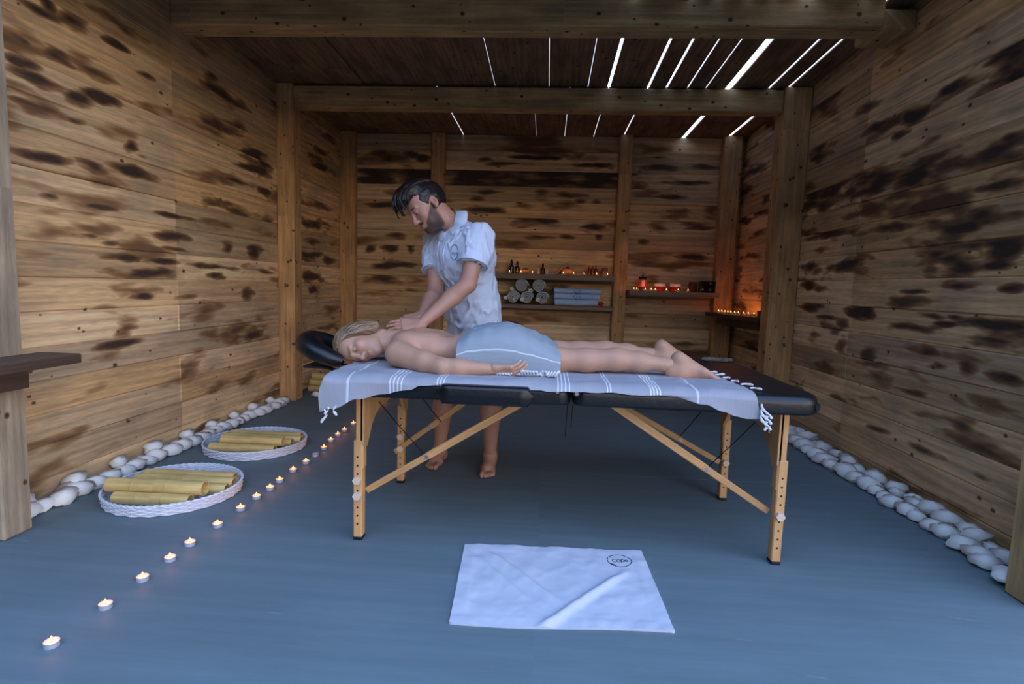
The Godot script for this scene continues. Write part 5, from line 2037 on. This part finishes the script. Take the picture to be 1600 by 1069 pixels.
func woman() -> void:
	var P := func(x: float, y: float, z: float) -> Vector3: return on_z(x, y, z)
	var skin := lin(Color(0.74, 0.57, 0.47))
	var nail := lin(Color(0.90, 0.86, 0.84))
	var t := thing("person", "fair-haired person lying face down on the massage table, head turned, eyes closed", "person", Vector3(-0.2, TOP, -2.5))
	var o := Transform3D(Basis.IDENTITY, -t.position)
	var mb := MB.new()
	var f := Fld.new(Vector3(-0.98, 0.66, -2.82), Vector3(0.66, 0.94, -2.14), 0.0105)
	var ch := 0.768
	# back and shoulders
	f.cap(Vector3(-0.615, ch + 0.002, -2.39), Vector3(-0.615, ch + 0.002, -2.61), 0.070, 0.070, 0.05)
	f.cap(Vector3(-0.50, ch, -2.42), Vector3(-0.50, ch, -2.58), 0.072, 0.072, 0.05)
	f.cap(Vector3(-0.38, ch - 0.003, -2.43), Vector3(-0.38, ch - 0.003, -2.57), 0.068, 0.068, 0.05)
	f.cap(Vector3(-0.22, ch + 0.005, -2.42), Vector3(-0.22, ch + 0.005, -2.58), 0.083, 0.083, 0.06)
	f.ell(Vector3(-0.19, ch + 0.03, -2.43), Vector3(0.11, 0.075, 0.085), 0.04)
	f.ell(Vector3(-0.19, ch + 0.03, -2.57), Vector3(0.11, 0.075, 0.085), 0.04)
	# shoulder blades, near upper arm
	f.ell(Vector3(-0.575, ch + 0.04, -2.42), Vector3(0.075, 0.032, 0.055), 0.04)
	f.ell(Vector3(-0.575, ch + 0.04, -2.58), Vector3(0.075, 0.032, 0.055), 0.04)
	f.cap(Vector3(-0.66, ch + 0.015, -2.50), Vector3(-0.76, ch + 0.005, -2.47), 0.052, 0.047, 0.04)
	# near arm
	var sh: Vector3 = P.call(622, 553, -2.31)
	var el: Vector3 = P.call(692, 574, -2.20)
	var wr: Vector3 = P.call(772, 577, -2.20)
	f.cap(sh, sh.lerp(el, 0.6), 0.056, 0.044, 0.035)
	f.cap(sh.lerp(el, 0.6), el, 0.044, 0.036, 0.02)
	f.cap(el, el.lerp(wr, 0.3), 0.036, 0.036, 0.02)
	f.cap(el.lerp(wr, 0.3), wr, 0.036, 0.0225, 0.02)
	# far arm
	var sh2 := Vector3(sh.x, sh.y, -2.69)
	f.cap(sh2, Vector3(el.x, 0.735, -2.77), 0.054, 0.036, 0.035)
	f.cap(Vector3(el.x, 0.735, -2.77), Vector3(wr.x, 0.725, -2.76), 0.036, 0.024, 0.02)
	# legs
	for q in [[[830, 560, .055], [870, 562, .050], [915, 563, .049], [962, 562, .047], [1000, 565, .040], [1038, 570, .027], [1056, 569, .026], -2.38], [[830, 549, .055], [870, 550, .050], [905, 550, .048], [945, 549, .046], [980, 551, .039], [1012, 554, .027], [1030, 553, .026], -2.62]]:
		var z: float = q[7]
		var prev: Vector3
		for k in 7:
			var p: Vector3 = P.call(q[k][0], q[k][1], z)
			if k > 0:
				f.cap(prev, p, q[k - 1][2], q[k][2], 0.025)
			prev = p
	f.mesh(mb, o, func(_p, _n): return skin)
	# feet, toes pointing away
	for q in [[1060, 548, 1112, 583, -2.38], [1034, 530, 1080, 563, -2.62]]:
		var heel: Vector3 = P.call(q[0], q[1], q[4])
		var toe: Vector3 = P.call(q[2], q[3], q[4])
		var d := (toe - heel).normalized()
		var sole := Vector3(d.y, -d.x, 0) * -1.0       # the soles look up
		var upn := -sole
		var bs := Basis(d, upn, d.cross(upn))
		var org := heel + d * 0.062 + sole * 0.004
		foot(mb, o * Transform3D(bs.scaled(Vector3.ONE), org), 1.0, skin, nail, Vector3(-0.03, 0.012, 0))
	# near hand, relaxed, palm up
	var cu := [[0.35, 0.35, 0.2], [0.4, 0.4, 0.25], [0.45, 0.4, 0.25], [0.5, 0.4, 0.25]]
	hand(mb, o * wr, Vector3(1, -0.02, 0.05), Vector3(0, -0.72, 0.7), 1.0, cu, skin, nail, 0.86)
	# head
	var fw := Vector3(0.06, -0.60, 0.80).normalized()
	var up := Vector3(-0.97, -0.16, 0.0)
	up = (up - fw * up.dot(fw)).normalized()
	var bs2 := Basis(up.cross(fw), up, fw)
	var sc := 0.90
	var nose: Vector3 = P.call(567, 560, -2.385)
	var hx := Transform3D(bs2 * sc, nose - bs2 * (Vector3(0, -0.034, 0.116) * sc))
	var hf := head_field(0.004, false)
	var lip := lin(Color(0.76, 0.46, 0.44))
	var lash := lin(Color(0.22, 0.14, 0.11))
	var brow := lin(Color(0.40, 0.27, 0.20))
	var rosy := lin(Color(0.86, 0.60, 0.56))
	var pp := [[Vector3(0, -0.070, 0.098), Vector3(0.021, 0.010, 0.016), lip, 0.4, 0.9], [Vector3(0, -0.03, 0.112), Vector3(0.018, 0.015, 0.02), rosy, 0.7, 0.5]]
	for s in [-1.0, 1.0]:
		pp.append([Vector3(0.031 * s, 0.029, 0.092), Vector3(0.021, 0.0042, 0.022), brow, 0.5, 0.9])
		pp.append([Vector3(0.031 * s, -0.003, 0.095), Vector3(0.016, 0.0028, 0.014), lash, 0.5, 0.95])
		pp.append([Vector3(0.045 * s, -0.030, 0.070), Vector3(0.03, 0.026, 0.03), rosy, 0.9, 0.7])
	hf.mesh(mb, o * hx, painter(skin, pp))
	var nf := Fld.new(Vector3(-0.92, 0.66, -2.64), Vector3(-0.50, 0.92, -2.34), 0.008)
	nf.cap(hx * Vector3(0, -0.03, -0.03), Vector3(-0.64, ch + 0.015, -2.50), 0.045, 0.058, 0.02)
	nf.mesh(mb, o, func(_p, _n): return skin)
	part("body", mb.done(), M.skin, t)
	# hair: a close cap and long locks combed back to the nape
	mb = MB.new()
	var hc := Vector3(0, 0.036, -0.014)
	var hr := Vector3(0.080, 0.101, 0.105)
	var cap := Fld.new(Vector3(-0.11, -0.17, -0.15), Vector3(0.11, 0.16, 0.14), 0.005)
	cap.ell(hc, Vector3(0.081, 0.102, 0.106), 0.01)
	cap.ell(Vector3(0.01, -0.055, -0.055), Vector3(0.056, 0.05, 0.05), 0.04)
	cap.ell(Vector3(0.062, -0.01, -0.02), Vector3(0.032, 0.062, 0.052), 0.03)
	cap.ell(Vector3(0, -0.045, 0.082), Vector3(0.13, 0.118, 0.078), 0.01, Basis.IDENTITY, true)
	var blond := lin(Color(0.46, 0.36, 0.27))
	var pale := lin(Color(0.68, 0.57, 0.45))
	var deep := lin(Color(0.27, 0.20, 0.15))
	cap.mesh(mb, o * hx, func(_p, _n): return blond)
	var r := RandomNumberGenerator.new()
	r.seed = 15
	for k in 520:
		# from the hairline over the side of the head to the nape
		var s := r.randf_range(-0.35, 1.6)
		var s1 := minf(s, 1.0)
		var s2 := maxf(s - 1.0, 0.0) / 0.6
		var d0 := Vector3(-0.4, 0.75, 0.55).lerp(Vector3(0.93, 0.06, 0.42), s1).lerp(Vector3(0.84, -0.52, 0.36), s2).normalized()
		var mid := (Vector3(0.15, 0.75, -0.65).lerp(Vector3(0.98, -0.25, 0.0), s1).lerp(Vector3(0.74, -0.74, 0.14), s2) + Vector3(r.randf(), r.randf(), r.randf()) * 0.12).normalized()
		var d1 := (Vector3(0.2, -0.6, -0.85).lerp(Vector3(0.38, -0.95, -0.42), s1).lerp(Vector3(0.40, -1.0, -0.05), s2) + Vector3(0, 0, r.randf_range(-0.1, 0.1))).normalized()
		var ds := []
		var rr := []
		for j in 9:
			var u := j / 8.0
			var d := d0.lerp(mid, u).lerp(mid.lerp(d1, u), u).normalized()
			ds.append(d)
			var rad := skull_r(d, hr)
			for q in 20:
				if cap.at(hc + d * rad) > 0.0012 or rad > 0.14:
					break
				rad += 0.002
			rr.append(rad + 0.0015 * sin(u * 6 + k) + (0.04 * maxf(u - 0.75, 0.0)))
		var w := r.randf()
		var col := blond.lerp(pale, w * 1.4) if w < 0.7 else blond.lerp(deep, (w - 0.7) * 2.4)
		lock(mb, ds, rr, hc, o * hx, r.randf_range(0.0035, 0.0065), col)
	part("hair", mb.done(), M.hair, t)
	# towel wrapped over the hips
	var tp := []
	for q in [[716, 533], [724, 523], [745, 512], [768, 507], [790, 505], [806, 508], [830, 518], [850, 528], [868, 538], [876, 542]]:
		var p: Vector3 = P.call(q[0], q[1], -2.5)
		tp.append([p.x, p.y + 0.006])
	var x0: float = P.call(724, 540, -2.42).x
	var x1: float = P.call(871, 560, -2.42).x
	var rows := []
	var uvs := []
	var wn := noise(1.0, 2, 21)
	for k in 45:
		var u := k / 44.0
		var row := []
		var ur := []
		for j in 61:
			var v := j / 60.0
			var a := v * PI
			# section: rounded hips spreading to a hem on the table
			var x := lerpf(x0, x1, u) + 0.012 * sin(v * 5.0) * (u - 0.5) + 0.02 * (1.0 - sin(a)) * (u - 0.45)
			var hgt := interp(tp, x) - (TOP + 0.010)
			var c := cos(a)
			var z := -2.5 + (absf(c) ** 0.8) * signf(c) * 0.225
			var y := TOP + 0.010 + hgt * pow(maxf(sin(a), 0.0), 0.42)
			var cleft := exp(-pow((z + 2.5) / 0.035, 2)) * 0.010 * smoothstep(0.2, 0.6, u)
			y -= cleft
			y += wn.get_noise_3d(x * 8, z * 7, y * 9) * 0.007 * sin(a)
			y += 0.003 * sin((x * 30 + z * 50)) * sin(a) * smoothstep(0.6, 1.0, u)
			row.append(o * Vector3(x, maxf(y, TOP + 0.008), z))
			ur.append(Vector2(v, u))
		rows.append(row)
		uvs.append(ur)
	mb = MB.new()
	mb.sheet(rows, uvs)
	var wt := thing("wrap_towel", "grey-blue towel with white line draped over the lying person's hips", "towel", t.position)
	var m := textured(stripe_image(512, 256, Color(0.60, 0.645, 0.68), Color(0.80, 0.83, 0.86), [[0.050, 0.062], [0.40, 0.408]]), 0.95)
	m.metallic_specular = 0.2
	part("cloth", mb.done(), m, wt)
	for k in 26:
		var u := k / 25.0
		mb = MB.new()
		var b: Vector3 = o * P.call(lerpf(714, 866, u), 582 + 1.5 * sin(k * 2.3), -2.215)
		b.y = 0.012
		var lp := []
		for j in 6:
			var a := j / 5.0 * TAU * 0.8 + k
			lp.append(b + Vector3(cos(a) * 0.013 + 0.004 * j, 0.012 + 0.010 * sin(a * 1.3), sin(a) * 0.012 + 0.014))
		mb.tube(lp, [0.0055], 6)
		part("tassel", mb.done(), M.white, wt)

func _ready() -> void:
	rng.seed = 20
	light_and_camera()
	materials()
	room()
	massage_table()
	table_towel()
	man()
	woman()
	shelves()
	trays()
	stones()
	floor_towel()
	candles()
